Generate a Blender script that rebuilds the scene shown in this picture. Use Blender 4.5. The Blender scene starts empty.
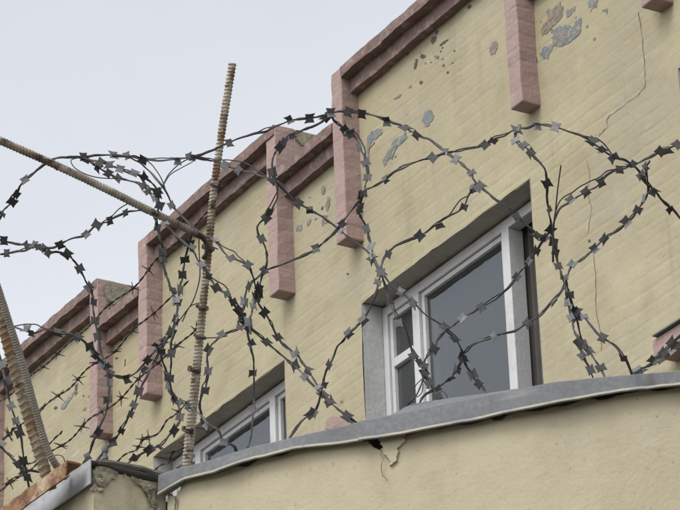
import bpy, bmesh, math, random
from mathutils import Vector, Matrix, noise

# ------------------------------------------------------------------ camera
S = bpy.context.scene
EYE = 1.6
F, CX, CY = 2990.0, 340.0, 255.0          # focal length and centre, in pixels of a 680 x 510 frame
Zc = Vector((-220, -6255, F)).normalized()
Yc = Vector((0, 0, 1)) - Zc.z * Zc; Yc.normalize()
Xc = Yc.cross(Zc)
def c2w(c): return Vector((Xc.dot(c), Yc.dot(c), Zc.dot(c)))
CAM = Vector((0, 0, EYE))
def ray(x, y): return c2w(Vector(((x - CX) / F, (y - CY) / F, 1.0)))
def at(x, y, d): return CAM + ray(x, y) * d                    # point d metres in front of the lens
def at_z(x, y, z):
    r = ray(x, y); return CAM + r * ((z - EYE) / r.z)
cam = bpy.data.cameras.new('camera'); co = bpy.data.objects.new('camera', cam)
S.collection.objects.link(co); S.camera = co
cam.sensor_width = 36; cam.lens = F * 36 / 680; cam.clip_end = 2000; cam.clip_start = 0.05
r_, u_, b_ = c2w(Vector((1, 0, 0))), c2w(Vector((0, -1, 0))), c2w(Vector((0, 0, -1)))
co.matrix_world = Matrix(((r_.x, u_.x, b_.x, 0), (r_.y, u_.y, b_.y, 0), (r_.z, u_.z, b_.z, EYE), (0, 0, 0, 1)))

# ------------------------------------------------------------------ light
SUN_EL, SUN_AZ = 52, 222                  # sun behind thin cloud, azimuth clockwise from +Y
w = bpy.data.worlds.new('World'); S.world = w; w.use_nodes = True
nt = w.node_tree; nt.nodes.clear()
sky = nt.nodes.new('ShaderNodeTexSky'); sky.sky_type = 'NISHITA'; sky.sun_disc = False
sky.sun_elevation = math.radians(SUN_EL); sky.sun_rotation = math.radians(SUN_AZ)
sky.air_density = 1.0; sky.dust_density = 3.0; sky.ozone_density = 1.0
hs = nt.nodes.new('ShaderNodeHueSaturation'); hs.inputs['Saturation'].default_value = 0.21
hs.inputs['Value'].default_value = 1.0
bg = nt.nodes.new('ShaderNodeBackground'); bg.inputs['Strength'].default_value = 0.15
wo = nt.nodes.new('ShaderNodeOutputWorld')
wtc = nt.nodes.new('ShaderNodeTexCoord'); wn = nt.nodes.new('ShaderNodeTexNoise'); wn.inputs['Scale'].default_value = 5.0; wn.inputs['Detail'].default_value = 5
wm = nt.nodes.new('ShaderNodeMapRange'); wm.inputs[1].default_value = .3; wm.inputs[2].default_value = .7; wm.inputs[3].default_value = .955; wm.inputs[4].default_value = 1.045
nt.links.new(wtc.outputs['Generated'], wn.inputs['Vector']); nt.links.new(wn.outputs[0], wm.inputs[0]); nt.links.new(wm.outputs[0], hs.inputs['Value'])   # thin cloud
nt.links.new(sky.outputs[0], hs.inputs['Color']); nt.links.new(hs.outputs[0], bg.inputs[0]); nt.links.new(bg.outputs[0], wo.inputs[0])
sl = bpy.data.lights.new('sun', 'SUN'); sl.energy = 0.5; sl.angle = math.radians(25); sl.color = (1, 0.97, 0.92)
so = bpy.data.objects.new('sun', sl); S.collection.objects.link(so)
az, el = math.radians(SUN_AZ), math.radians(SUN_EL)
sdir = Vector((math.sin(az) * math.cos(el), math.cos(az) * math.cos(el), math.sin(el)))
so.rotation_euler = sdir.to_track_quat('Z', 'Y').to_euler()
S.view_settings.view_transform = 'Standard'; S.view_settings.look = 'None'
S.view_settings.gamma = 1; S.view_settings.use_curve_mapping = False
S.view_settings.exposure = 0.92

# ------------------------------------------------------------------ helpers
C = S.collection
random.seed(11)
class MB:
    def __init__(s): s.v = []; s.f = []; s.m = []
    def add(s, vs, fs, m=0):
        o = len(s.v); s.v += [tuple(p) for p in vs]
        s.f += [tuple(i + o for i in q) for q in fs]; s.m += [m] * len(fs)
    def box(s, x0, x1, y0, y1, z0, z1, m=0):
        x0, x1 = sorted((x0, x1)); y0, y1 = sorted((y0, y1)); z0, z1 = sorted((z0, z1))
        s.add([(x, y, z) for z in (z0, z1) for y in (y0, y1) for x in (x0, x1)],
              [(0, 2, 3, 1), (4, 5, 7, 6), (0, 1, 5, 4), (2, 6, 7, 3), (0, 4, 6, 2), (1, 3, 7, 5)], m)
    def tube(s, pts, rad, n=8, m=0, cap=True):
        pts = [Vector(p) for p in pts]; N = len(pts)
        if not hasattr(rad, '__len__'): rad = [rad] * N
        fr = frames(pts); vs = []
        for (t, a, b), p, r in zip(fr, pts, rad):
            for k in range(n):
                th = 2 * math.pi * k / n; vs.append(p + (a * math.cos(th) + b * math.sin(th)) * r)
        fs = [(i * n + k, i * n + (k + 1) % n, (i + 1) * n + (k + 1) % n, (i + 1) * n + k) for i in range(N - 1) for k in range(n)]
        if cap: fs += [tuple(range(n - 1, -1, -1)), tuple((N - 1) * n + k for k in range(n))]
        s.add(vs, fs, m)
    def build(s, name, mats, parent=None, smooth=False, bevel=0, loc=None):
        me = bpy.data.meshes.new(name); me.from_pydata(s.v, [], s.f)
        for mm in (mats if isinstance(mats, (list, tuple)) else [mats]): me.materials.append(mm)
        for p, mi in zip(me.polygons, s.m): p.material_index = mi; p.use_smooth = smooth
        me.update()
        o = bpy.data.objects.new(name, me); C.objects.link(o)
        if parent: o.parent = parent
        if bevel:
            b = o.modifiers.new('bevel', 'BEVEL'); b.width = bevel; b.segments = 2; b.limit_method = 'ANGLE'
        return o
def frames(pts):
    N = len(pts); T = []
    for i in range(N):
        t = pts[min(i + 1, N - 1)] - pts[max(i - 1, 0)]
        T.append(t.normalized() if t.length > 1e-9 else Vector((0, 0, 1)))
    a = T[0].orthogonal().normalized(); out = []
    for t in T:
        a = a - t * a.dot(t)
        a = a.normalized() if a.length > 1e-6 else t.orthogonal().normalized()
        out.append((t, a, t.cross(a)))
    return out
def spline(P, step):
    """Catmull-Rom through P (Vectors), resampled about every step metres; returns points and parameter of each"""
    Q = [P[0] * 2 - P[1]] + list(P) + [P[-1] * 2 - P[-2]]; out = []; par = []
    for i in range(1, len(Q) - 2):
        p0, p1, p2, p3 = Q[i - 1:i + 3]; n = max(1, int(round((p2 - p1).length / step)))
        for k in range(n):
            t = k / n
            out.append(0.5 * ((2 * p1) + (p2 - p0) * t + (2 * p0 - 5 * p1 + 4 * p2 - p3) * t * t + (3 * p1 - p0 - 3 * p2 + p3) * t ** 3))
            par.append(i - 1 + t)
    out.append(P[-1].copy()); par.append(len(P) - 1)
    return out, par
def tag(o, label=None, cat=None, group=None, kind=None):
    for k, v in (('label', label), ('category', cat), ('group', group), ('kind', kind)):
        if v: o[k] = v
    return o
def empty(name, loc, label, cat, group=None):
    o = bpy.data.objects.new(name, None); C.objects.link(o); o.location = loc; o.empty_display_size = 0.1
    return tag(o, label, cat, group)

# ------------------------------------------------------------------ materials
def mat(name, col, rough=0.85, metal=0.0, var=(), bump=None, coords='Object'):
    """var: list of (scale, lo, hi, colour, stretch) noise masks mixed over the base; bump: (scale, strength, distance)"""
    m = bpy.data.materials.new(name); m.use_nodes = True; t = m.node_tree; p = t.nodes['Principled BSDF']
    p.inputs['Roughness'].default_value = rough; p.inputs['Metallic'].default_value = metal
    tc = t.nodes.new('ShaderNodeTexCoord'); src = None
    rgb = t.nodes.new('ShaderNodeRGB'); rgb.outputs[0].default_value = (*col, 1); src = rgb.outputs[0]
    for sc, lo, hi, c2, st in var:
        mp = t.nodes.new('ShaderNodeMapping'); mp.inputs['Scale'].default_value = st
        mp.inputs['Location'].default_value = (sc * .37, sc * .11, sc * .7)
        t.links.new(tc.outputs[coords], mp.inputs[0])
        n = t.nodes.new('ShaderNodeTexNoise'); n.inputs['Scale'].default_value = sc; n.inputs['Detail'].default_value = 6
        n.inputs['Roughness'].default_value = 0.6
        t.links.new(mp.outputs[0], n.inputs['Vector'])
        mr = t.nodes.new('ShaderNodeMapRange'); mr.inputs[1].default_value = lo; mr.inputs[2].default_value = hi
        t.links.new(n.outputs[0], mr.inputs[0])
        mx = t.nodes.new('ShaderNodeMix'); mx.data_type = 'RGBA'
        t.links.new(mr.outputs[0], mx.inputs[0]); t.links.new(src, mx.inputs[6]); mx.inputs[7].default_value = (*c2, 1)
        src = mx.outputs[2]
    t.links.new(src, p.inputs['Base Color'])
    if bump:
        hgt = None
        for sc, st in bump[0]:
            n = t.nodes.new('ShaderNodeTexNoise'); n.inputs['Scale'].default_value = sc; n.inputs['Detail'].default_value = 4
            t.links.new(tc.outputs[coords], n.inputs['Vector'])
            ml = t.nodes.new('ShaderNodeMath'); ml.operation = 'MULTIPLY'; ml.inputs[1].default_value = st
            t.links.new(n.outputs[0], ml.inputs[0])
            if hgt is None: hgt = ml.outputs[0]
            else:
                ad = t.nodes.new('ShaderNodeMath'); ad.operation = 'ADD'; t.links.new(hgt, ad.inputs[0]); t.links.new(ml.outputs[0], ad.inputs[1]); hgt = ad.outputs[0]
        b = t.nodes.new('ShaderNodeBump'); b.inputs['Strength'].default_value = 1; b.inputs['Distance'].default_value = bump[1]
        t.links.new(hgt, b.inputs['Height']); t.links.new(b.outputs[0], p.inputs['Normal'])
        m['hn'] = b.name
    return m
ONE = (1, 1, 1)
def brickify(m, dist, width=0.25, row=0.077, mortar=0.014, off=(0, 0, 0), swap='XZ'):
    """adds painted-over brick courses to the bump of a material, in the part's own metres"""
    t = m.node_tree; tc = [n for n in t.nodes if n.type == 'TEX_COORD'][0]
    sx = t.nodes.new('ShaderNodeSeparateXYZ'); cb = t.nodes.new('ShaderNodeCombineXYZ')
    # slow wobble so the courses are hand laid, not ruled
    nz = t.nodes.new('ShaderNodeTexNoise'); nz.inputs['Scale'].default_value = 3.5; nz.inputs['Detail'].default_value = 3
    t.links.new(tc.outputs['Object'], nz.inputs['Vector'])
    sb = t.nodes.new('ShaderNodeVectorMath'); sb.operation = 'SCALE'; sb.inputs['Scale'].default_value = 0.032
    t.links.new(nz.outputs['Color'], sb.inputs[0])
    ad = t.nodes.new('ShaderNodeVectorMath'); ad.operation = 'ADD'
    t.links.new(tc.outputs['Object'], ad.inputs[0]); t.links.new(sb.outputs[0], ad.inputs[1])
    t.links.new(ad.outputs[0], sx.inputs[0])
    a = t.nodes.new('ShaderNodeMath'); a.operation = 'ADD'
    t.links.new(sx.outputs['X'], a.inputs[0]); t.links.new(sx.outputs['Y'], a.inputs[1])
    t.links.new(a.outputs[0], cb.inputs['X']); t.links.new(sx.outputs['Z'], cb.inputs['Y'])
    br = t.nodes.new('ShaderNodeTexBrick'); br.inputs['Scale'].default_value = 1.0
    br.inputs['Brick Width'].default_value = width; br.inputs['Row Height'].default_value = row
    br.inputs['Mortar Size'].default_value = mortar; br.inputs['Mortar Smooth'].default_value = 0.8
    br.inputs['Color1'].default_value = (1, 1, 1, 1); br.inputs['Color2'].default_value = (0.55, 0.55, 0.55, 1); br.inputs['Mortar'].default_value = (0, 0, 0, 1)
    t.links.new(cb.outputs[0], br.inputs['Vector'])
    b2 = t.nodes.new('ShaderNodeTexBrick'); b2.inputs['Scale'].default_value = 1.0        # the bed joints show more than the upright ones
    b2.inputs['Brick Width'].default_value = 60; b2.inputs['Row Height'].default_value = row; b2.inputs['Mortar Size'].default_value = mortar * 1.3; b2.inputs['Mortar Smooth'].default_value = 1.0
    b2.inputs['Color1'].default_value = (1, 1, 1, 1); b2.inputs['Color2'].default_value = (1, 1, 1, 1); b2.inputs['Mortar'].default_value = (0, 0, 0, 1)
    t.links.new(cb.outputs[0], b2.inputs['Vector'])
    ms = t.nodes.new('ShaderNodeMath'); ms.operation = 'MULTIPLY_ADD'; ms.inputs[1].default_value = 0.45
    t.links.new(br.outputs['Color'], ms.inputs[0]); t.links.new(b2.outputs['Color'], ms.inputs[2])
    # joints are filled with paint in places
    nf = t.nodes.new('ShaderNodeTexNoise'); nf.inputs['Scale'].default_value = 2.1; nf.inputs['Detail'].default_value = 3
    t.links.new(tc.outputs['Object'], nf.inputs['Vector'])
    fr = t.nodes.new('ShaderNodeMapRange'); fr.inputs[1].default_value = .35; fr.inputs[2].default_value = .65; fr.inputs[3].default_value = .12; fr.inputs[4].default_value = 1
    t.links.new(nf.outputs[0], fr.inputs[0])
    mf = t.nodes.new('ShaderNodeMath'); mf.operation = 'MULTIPLY'; t.links.new(ms.outputs[0], mf.inputs[0]); t.links.new(fr.outputs[0], mf.inputs[1])
    b = t.nodes.new('ShaderNodeBump'); b.inputs['Distance'].default_value = dist; b.inputs['Strength'].default_value = 1
    t.links.new(mf.outputs[0], b.inputs['Height'])
    old = t.nodes[m['hn']]; t.links.new(b.outputs[0], old.inputs['Normal'])

M = {}
M['yellow'] = mat('yellow_paint_on_brick', (0.335, 0.299, 0.203), 0.9, 0,
    [(0.7, .38, .62, (0.322, 0.281, 0.172), ONE), (1.1, .50, .66, (0.30, 0.271, 0.19), ONE), (3, .50, .72, (0.28, 0.242, 0.148), (1, 1, 1.6)), (30, .60, .76, (0.225, 0.197, 0.13), ONE), (2.2, .54, .72, (0.37, 0.332, 0.22), ONE), (11, .62, .74, (0.385, 0.35, 0.24), (.5, .5, 1.4)), (6, .60, .78, (0.255, 0.22, 0.142), (1, 1, .10)), (85, .66, .74, (0.17, 0.15, 0.105), ONE)],
    ([(5, .7), (16, .3), (60, .12), (170, .06)], 0.010))
brickify(M['yellow'], 0.0011)
M['pink'] = mat('pink_paint_on_brick', (0.305, 0.216, 0.194), 0.92, 0,
    [(1.6, .4, .7, (0.265, 0.187, 0.17), ONE), (12, .52, .75, (0.33, 0.245, 0.222), ONE), (30, .62, .8, (0.2, 0.145, 0.13), ONE)],
    ([(12, .8), (60, .25)], 0.010))
brickify(M['pink'], 0.0017)
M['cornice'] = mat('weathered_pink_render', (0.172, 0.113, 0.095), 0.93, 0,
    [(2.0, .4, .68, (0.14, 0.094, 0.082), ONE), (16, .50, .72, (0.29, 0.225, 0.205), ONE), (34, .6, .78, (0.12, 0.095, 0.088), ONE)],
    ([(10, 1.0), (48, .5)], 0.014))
M['primer'] = mat('blue_grey_old_paint', (0.145, 0.160, 0.165), 0.9, 0, [(14, .45, .62, (0.18, 0.192, 0.19), ONE), (38, .54, .64, (0.30, 0.265, 0.17), ONE), (60, .6, .7, (0.105, 0.105, 0.10), ONE)], ([(40, 1)], .006))
M['bare'] = mat('bare_brick', (0.176, 0.148, 0.12), 0.95, 0, [(25, .45, .7, (0.256, 0.224, 0.176), ONE)], ([(40, 1)], .01))
M['hole'] = mat('dark_chip', (0.07, 0.062, 0.052), 0.95, 0, [(30, .5, .7, (0.13, 0.11, 0.09), ONE)])
M['moss'] = mat('greenish_bare_render', (0.20, 0.19, 0.13), 0.95, 0, [(18, .45, .65, (0.27, 0.24, 0.18), ONE), (40, .55, .7, (0.12, 0.11, 0.08), ONE)], ([(40, 1)], .01))
M['reveal'] = mat('greyed_reveal_plaster', (0.43, 0.428, 0.425), 0.9, 0, [(4, .4, .7, (0.37, 0.368, 0.36), ONE), (30, .6, .78, (0.28, 0.265, 0.24), ONE)], ([(25, 1)], .006))
M['soffit'] = mat('dirty_lintel_plaster', (0.36, 0.335, 0.285), 0.92, 0, [(5, .4, .7, (0.27, 0.25, 0.21), ONE), (30, .55, .75, (0.40, 0.37, 0.31), ONE), (50, .62, .74, (0.16, 0.145, 0.12), ONE)], ([(20, 1), (70, .5)], .012))
M['frame'] = mat('old_white_gloss_paint', (0.468, 0.468, 0.468), 0.45, 0, [(6, .5, .75, (0.374, 0.365, 0.348), ONE), (40, .62, .75, (0.255, 0.238, 0.212), ONE)], ([(60, 1)], .002))
M['room'] = mat('dark_room_plaster', (0.20, 0.195, 0.185), 0.95, 0, [(3, .4, .7, (0.055, 0.055, 0.055), ONE)])
M['wall'] = mat('cream_limewash', (0.395, 0.353, 0.245), 0.93, 0,
    [(1.7, .40, .70, (0.36, 0.322, 0.222), ONE), (7, .56, .78, (0.325, 0.275, 0.178), (1, 1, .5)), (8, .58, .80, (0.33, 0.285, 0.19), (1, 1, .12)), (40, .64, .80, (0.25, 0.21, 0.143), ONE), (4.3, .58, .78, (0.435, 0.395, 0.29), ONE), (130, .64, .74, (0.20, 0.17, 0.115), ONE)],
    ([(7, .5), (34, .15), (150, .09)], 0.010))
M['mortar'] = mat('crumbled_mortar', (0.30, 0.27, 0.20), 0.95, 0, [(20, .45, .65, (0.14, 0.12, 0.09), ONE), (70, .5, .7, (0.4, 0.36, 0.27), ONE)], ([(50, 1)], .02))
M['patch'] = mat('pale_repair_plaster', (0.44, 0.40, 0.295), 0.92, 0, [(12, .45, .7, (0.36, 0.32, 0.23), ONE), (50, .58, .72, (0.24, 0.2, 0.14), ONE)], ([(30, 1), (90, .4)], .012))
M['zinc'] = mat('galvanised_sheet', (0.114, 0.118, 0.122), 0.72, 0.05,
    [(120, .42, .62, (0.145, 0.150, 0.154), ONE), (5, .52, .72, (0.088, 0.092, 0.097), ONE), (9, .66, .76, (0.25, 0.24, 0.20), ONE), (22, .66, .78, (0.11, 0.09, 0.07), ONE), (16, .58, .74, (0.075, 0.075, 0.075), (1, 1, .3)), (12, .6, .72, (0.17, 0.177, 0.185), (.4, .4, 3))], ([(5, 1), (60, .08)], .010))
M['lip'] = mat('paint_splashed_sheet_edge', (0.30, 0.28, 0.23), 0.85, 0.0, [(18, .45, .62, (0.2, 0.205, 0.205), ONE), (50, .6, .72, (0.16, 0.14, 0.11), ONE)])
M['rust'] = mat('rusted_angle_steel', (0.20, 0.105, 0.05), 0.88, 0.0,
    [(14, .45, .60, (0.38, 0.31, 0.21), ONE), (28, .50, .62, (0.11, 0.05, 0.025), ONE), (20, .58, .68, (0.42, 0.38, 0.31), ONE), (75, .58, .68, (0.05, 0.026, 0.017), ONE)], ([(40, 1), (120, .4)], .008))
M['rebar'] = mat('cream_painted_rusty_rebar', (0.39, 0.35, 0.27), 0.85, 0.0,
    [(34, .47, .60, (0.185, 0.112, 0.062), (1, 1, .16)), (60, .55, .66, (0.10, 0.055, 0.035), ONE), (30, .58, .66, (0.46, 0.43, 0.36), ONE)], ([(90, 1)], .002))
M['rebar_ochre'] = mat('ochre_rusty_rebar', (0.25, 0.205, 0.145), 0.88, 0.0,
    [(10, .45, .60, (0.20, 0.12, 0.06), ONE), (45, .54, .66, (0.085, 0.05, 0.03), ONE), (24, .58, .68, (0.37, 0.31, 0.21), ONE)], ([(90, 1)], .002))
M['rebar_grey'] = mat('weathered_grey_rebar', (0.27, 0.235, 0.18), 0.85, 0.0,
    [(14, .46, .62, (0.15, 0.10, 0.07), ONE), (40, .56, .66, (0.055, 0.038, 0.03), ONE), (20, .58, .68, (0.38, 0.355, 0.30), ONE)], ([(90, 1)], .002))
M['conduit'] = mat('ribbed_grey_conduit', (0.235, 0.21, 0.175), 0.75, 0.05, [(30, .5, .7, (0.17, 0.14, 0.105), ONE), (12, .6, .72, (0.14, 0.085, 0.05), ONE)])
M['core'] = mat('dark_core_wire', (0.022, 0.019, 0.017), 0.7, 0.2, [(50, .5, .7, (0.05, 0.036, 0.026), ONE)])
M['tape'] = mat('dull_galvanised_tape', (0.102, 0.104, 0.106), 0.6, 0.15, [(40, .42, .66, (0.175, 0.177, 0.18), ONE), (25, .52, .66, (0.055, 0.048, 0.042), ONE)], ([(120, 1)], .001))
M['tape_dark'] = mat('tarnished_tape', (0.038, 0.036, 0.034), 0.65, 0.1, [(40, .45, .7, (0.065, 0.062, 0.058), ONE), (30, .58, .72, (0.032, 0.024, 0.019), ONE)], ([(120, 1)], .001))  # darker copy of the tape: shade on the dark barbs put into the colour
M['strip'] = mat('worn_steel_strip', (0.036, 0.035, 0.034), 0.7, 0.05, [(14, .50, .64, (0.105, 0.105, 0.105), ONE), (30, .54, .70, (0.030, 0.024, 0.02), ONE)], ([(120, 1)], .001))
M['zinc_light'] = mat('pale_galvanised_flashing', (0.34, 0.352, 0.37), 0.75, 0.0, [(50, .45, .62, (0.39, 0.40, 0.415), ONE), (6, .52, .72, (0.27, 0.275, 0.28), ONE), (12, .64, .74, (0.25, 0.15, 0.08), ONE), (9, .64, .76, (0.36, 0.34, 0.29), ONE)], ([(6, 1), (60, .08)], .01))
M['rustwire'] = mat('rust_brown_wire', (0.042, 0.032, 0.027), 0.8, 0.2, [(60, .5, .7, (0.11, 0.065, 0.04), ONE)])
M['curtain'] = mat('grey_net_curtain', (0.34, 0.34, 0.33), 0.95, 0, [(8, .45, .7, (0.28, 0.28, 0.27), ONE)])
M['curtain_dark'] = mat('dark_brown_curtain', (0.05, 0.046, 0.041), 0.95, 0, [(8, .45, .7, (0.06, 0.055, 0.05), ONE)])  # dark colour standing in for the unlit room behind the open casement
M['ground'] = mat('dusty_yard_asphalt', (0.112, 0.105, 0.0945), 0.95, 0, [(.3, .4, .7, (0.084, 0.0805, 0.0735), ONE), (6, .5, .7, (0.14, 0.133, 0.115), ONE)], ([(30, 1)], .02), 'Object')
M['roof'] = mat('dark_roof_felt', (0.07, 0.07, 0.07), 0.95, 0, [(2, .4, .7, (0.1, 0.1, 0.1), ONE)])
def glass_mat():
    m = bpy.data.materials.new('window_glass'); m.use_nodes = True; t = m.node_tree; t.nodes.clear()
    o = t.nodes.new('ShaderNodeOutputMaterial'); mx = t.nodes.new('ShaderNodeMixShader'); fr = t.nodes.new('ShaderNodeFresnel'); fr.inputs['IOR'].default_value = 1.78
    tr = t.nodes.new('ShaderNodeBsdfTransparent'); tr.inputs[0].default_value = (.70, .72, .73, 1)
    gl = t.nodes.new('ShaderNodeBsdfGlossy'); gl.inputs['Color'].default_value = (.86, .94, 1, 1); gl.inputs['Roughness'].default_value = 0.03
    tc = t.nodes.new('ShaderNodeTexCoord'); n = t.nodes.new('ShaderNodeTexNoise'); n.inputs['Scale'].default_value = 2.2; n.inputs['Detail'].default_value = 3
    b = t.nodes.new('ShaderNodeBump'); b.inputs['Distance'].default_value = 0.004; b.inputs['Strength'].default_value = 0.6
    t.links.new(tc.outputs['Object'], n.inputs['Vector']); t.links.new(n.outputs[0], b.inputs['Height']); t.links.new(b.outputs[0], gl.inputs['Normal'])
    df = t.nodes.new('ShaderNodeBsdfDiffuse'); df.inputs[0].default_value = (.35, .34, .32, 1)     # film of dust
    m2 = t.nodes.new('ShaderNodeMixShader'); m2.inputs[0].default_value = 0.08
    t.links.new(tr.outputs[0], m2.inputs[1]); t.links.new(df.outputs[0], m2.inputs[2])
    t.links.new(fr.outputs[0], mx.inputs[0]); t.links.new(m2.outputs[0], mx.inputs[1]); t.links.new(gl.outputs[0], mx.inputs[2]); t.links.new(mx.outputs[0], o.inputs[0])
    return m
M['glass'] = glass_mat()

# ------------------------------------------------------------------ ground
g = MB(); g.add([(-300, -300, 0), (300, -300, 0), (300, 300, 0), (-300, 300, 0)], [(0, 1, 2, 3)])
tag(g.build('ground', M['ground']), kind='structure')

# ------------------------------------------------------------------ building: local axes s along the facade (away to the left), y out of the facade, z up
UX = Vector((-0.515218, 0.857059, 0)); NX = Vector((-0.857059, -0.515218, 0))
FP = CAM + ray(345, 245) * 16.3; FP.z = 0
bld = empty('building', FP, 'tall pale yellow painted brick building with pink pilasters and stepped pink parapet behind the wire', 'building')
bld.rotation_euler = (0, 0, math.atan2(UX.y, UX.x))
def fac(x, y, off=0.0):
    """point of the facade plane (moved out by off) seen at a spot of the photograph, in local s, z"""
    d = ray(x, y); P = FP + NX * off - CAM; P.z = 0
    t = (P.x * NX.x + P.y * NX.y) / (d.x * NX.x + d.y * NX.y); p = CAM + d * t
    q = p - FP; return q.x * UX.x + q.y * UX.y, p.z
E_ = EYE
WT, WB = 6.665 + E_, 5.36 + E_
WINS = [(-1.785, -0.145), (0.695, 2.31), (-4.66, -3.02), (3.42, 5.0)]
R = 0.30                                              # wall thickness at the openings
SA, SB, HI, LO = -6.6, 8.6, 8.055 + E_, 7.76 + E_
PIL = [-2.93, -1.81, -0.09, 0.66, 2.285, 2.965, 4.6, 5.3, -4.7]    # far edge is s, near edge s - .105
PWD, PD = 0.108, 0.11
hi = [(-SB, 0)]
MERLONS = [(2.86, 4.6), (0.555, 2.285), (-1.82, -0.09), (-4.8, -2.93), (5.19, SB)]
CRENELS = [(2.285, 2.86), (-0.09, 0.555), (-2.93, -1.82), (SA, -4.8), (4.6, 5.19)]
# front wall with window openings, built as a grid of cells
def front_wall():
    mb = MB()
    xs = sorted({SA, SB} | {v for a in WINS for v in a} | {v for a in MERLONS for v in a if SA < v < SB}); zs = [0.0, WB, WT, LO - .03, HI - .03]
    openc = lambda xm, zm: any(a < xm < b for a, b in WINS) and WB < zm < WT
    for i in range(len(xs) - 1):
        for j in range(len(zs) - 1):
            if openc((xs[i] + xs[i + 1]) / 2, (zs[j] + zs[j + 1]) / 2): continue
            if j == 3 and not any(a < (xs[i] + xs[i + 1]) / 2 < b for a, b in MERLONS): continue
            x0, x1, z0, z1 = xs[i], xs[i + 1], zs[j], zs[j + 1]
            nx, nz = max(1, int((x1 - x0) / .06)), max(1, int((z1 - z0) / .06))
            if z1 <= WB: nz = 12
            ov = len(mb.v); vs = []
            for b in range(nz + 1):
                for a in range(nx + 1):
                    x = x0 + (x1 - x0) * a / nx; z = z0 + (z1 - z0) * b / nz
                    edge = (a in (0, nx)) or (b in (0, nz))
                    y = 0.007 * noise.noise(Vector((x * 1.9, z * 2.6, 3))) + 0.003 * noise.noise(Vector((x * 9, z * 11, 7)))
                    # ragged plaster arris along the lintels
                    dz = 0.010 * noise.noise(Vector((x * 11, 5, 1))) + .006 * noise.noise(Vector((x * 37, 5, 1))) if abs(z - WT) < 1e-4 and openc(x, WT - .01) else 0
                    vs.append((x, y, z + dz))
            mb.add(vs, [(b * (nx + 1) + a + 1, b * (nx + 1) + a, (b + 1) * (nx + 1) + a, (b + 1) * (nx + 1) + a + 1) for b in range(nz) for a in range(nx)])
    # merlon faces above the crenel line, and the parapet's back
    for a, b in MERLONS: mb.box(a, b, -0.2, -0.02, LO - .03, HI - .032)
    for a, b in CRENELS: mb.box(a, b, -0.2, -0.02, LO - .05, LO - .032)
    return mb
wl = front_wall().build('brick_wall', M['yellow'], bld, smooth=True)
shell = MB()
shell.box(SA, SA + .3, -9, -0.3, 0, LO - .06); shell.box(SB - .3, SB, -9, -0.3, 0, LO - .06); shell.box(SA + .3, SB - .3, -9, -8.7, 0, LO - .06)
shell.box(SA, SA + .02, -.3, -.01, 0, LO - .06); shell.box(SB - .02, SB, -.3, -.01, 0, LO - .06)
shell.build('side_wall', M['yellow'], bld)
rf = MB(); rf.box(SA + .302, SB - .302, -8.69, -0.21, LO - .5, LO - .35); rf.build('roof', M['roof'], bld)
# cornice: a projecting cap over a smaller band, on every raised and lowered length
def rough_box(mb, x0, x1, y0, y1, z0, z1, amp=.005, m=0):
    """box along x whose long edges wander like old hand-run render"""
    n = max(2, int((x1 - x0) / .045)); vs = []; sd = random.random() * 50
    for i in range(n + 1):
        x = x0 + (x1 - x0) * i / n
        for k, (y, z) in enumerate(((y0, z0), (y1, z0), (y1, z1), (y0, z1))):
            d = Vector((x * 7, k * 3.1 + sd, z))
            vs.append((x, y + (amp * (noise.noise(d) + .8 * noise.noise(d * 3.3)) if y > -.05 else 0), z + amp * (noise.noise(d + Vector((9, 9, 9))) + .8 * noise.noise(d * 3.3 + Vector((3, 1, 2))))))
    fs = [(i * 4 + k, (i + 1) * 4 + k, (i + 1) * 4 + (k + 1) % 4, i * 4 + (k + 1) % 4) for i in range(n) for k in range(4)]
    fs += [(0, 1, 2, 3), (n * 4 + 3, n * 4 + 2, n * 4 + 1, n * 4)]
    mb.add(vs, fs, m)
def cornice(a, b, top):
    mb = MB()
    rough_box(mb, a, b, -0.22, PD + .004, top - .062, top, .006)
    rough_box(mb, a, b, -0.19, 0.052, top - .150, top - .064, .005)
    return mb.build('cornice', M['cornice'], bld)
for a, b in MERLONS: cornice(a + .003, b - PWD - .003 if b != SB else b, HI)
for a, b in CRENELS: cornice(a + .003, b - .003 if b in (2.86, .555, -1.82, -4.8, 5.19) else b, LO)
# pilasters: at each end of a raised length, hanging down from its top to one common level
ZB = 7.01 + E_
for s in PIL:
    mb = MB(); n = 15; x0, x1 = s - PWD, s; rr = random.Random(int(s * 100))
    ends = any(abs(x0 - (m[0] - .003)) < .02 or abs(s - m[0] - PWD) < .02 for m in MERLONS)
    yb = -0.02
    vs = []
    top = HI + .004
    for i in range(n + 1):
        z = ZB + (top - ZB) * i / n
        for k, (x, y) in enumerate(((x0, yb), (x1, yb), (x1, PD), (x0, PD))):
            j = .0034
            vs.append((x + rr.uniform(-j, j), y + (rr.uniform(-j, j) if k > 1 else 0), z + (rr.uniform(-.006, .006) if 0 < i < n else 0)))
    fs = [(i * 4 + k, i * 4 + (k + 1) % 4, (i + 1) * 4 + (k + 1) % 4, (i + 1) * 4 + k) for i in range(n) for k in range(4)]
    fs += [(3, 2, 1, 0), (n * 4, n * 4 + 1, n * 4 + 2, n * 4 + 3)]
    mb.add(vs, fs)
    # the parapet end behind a pilaster that closes a raised length on its near side
    for m in MERLONS:
        if abs(x0 - m[0]) < .03: rough_box(mb, x0 + .002, x1 - .002, -.22, yb + .001, LO - .1, HI + .001, .004)
    mb.build('pilaster', M['pink'], bld, bevel=.006)
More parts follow.
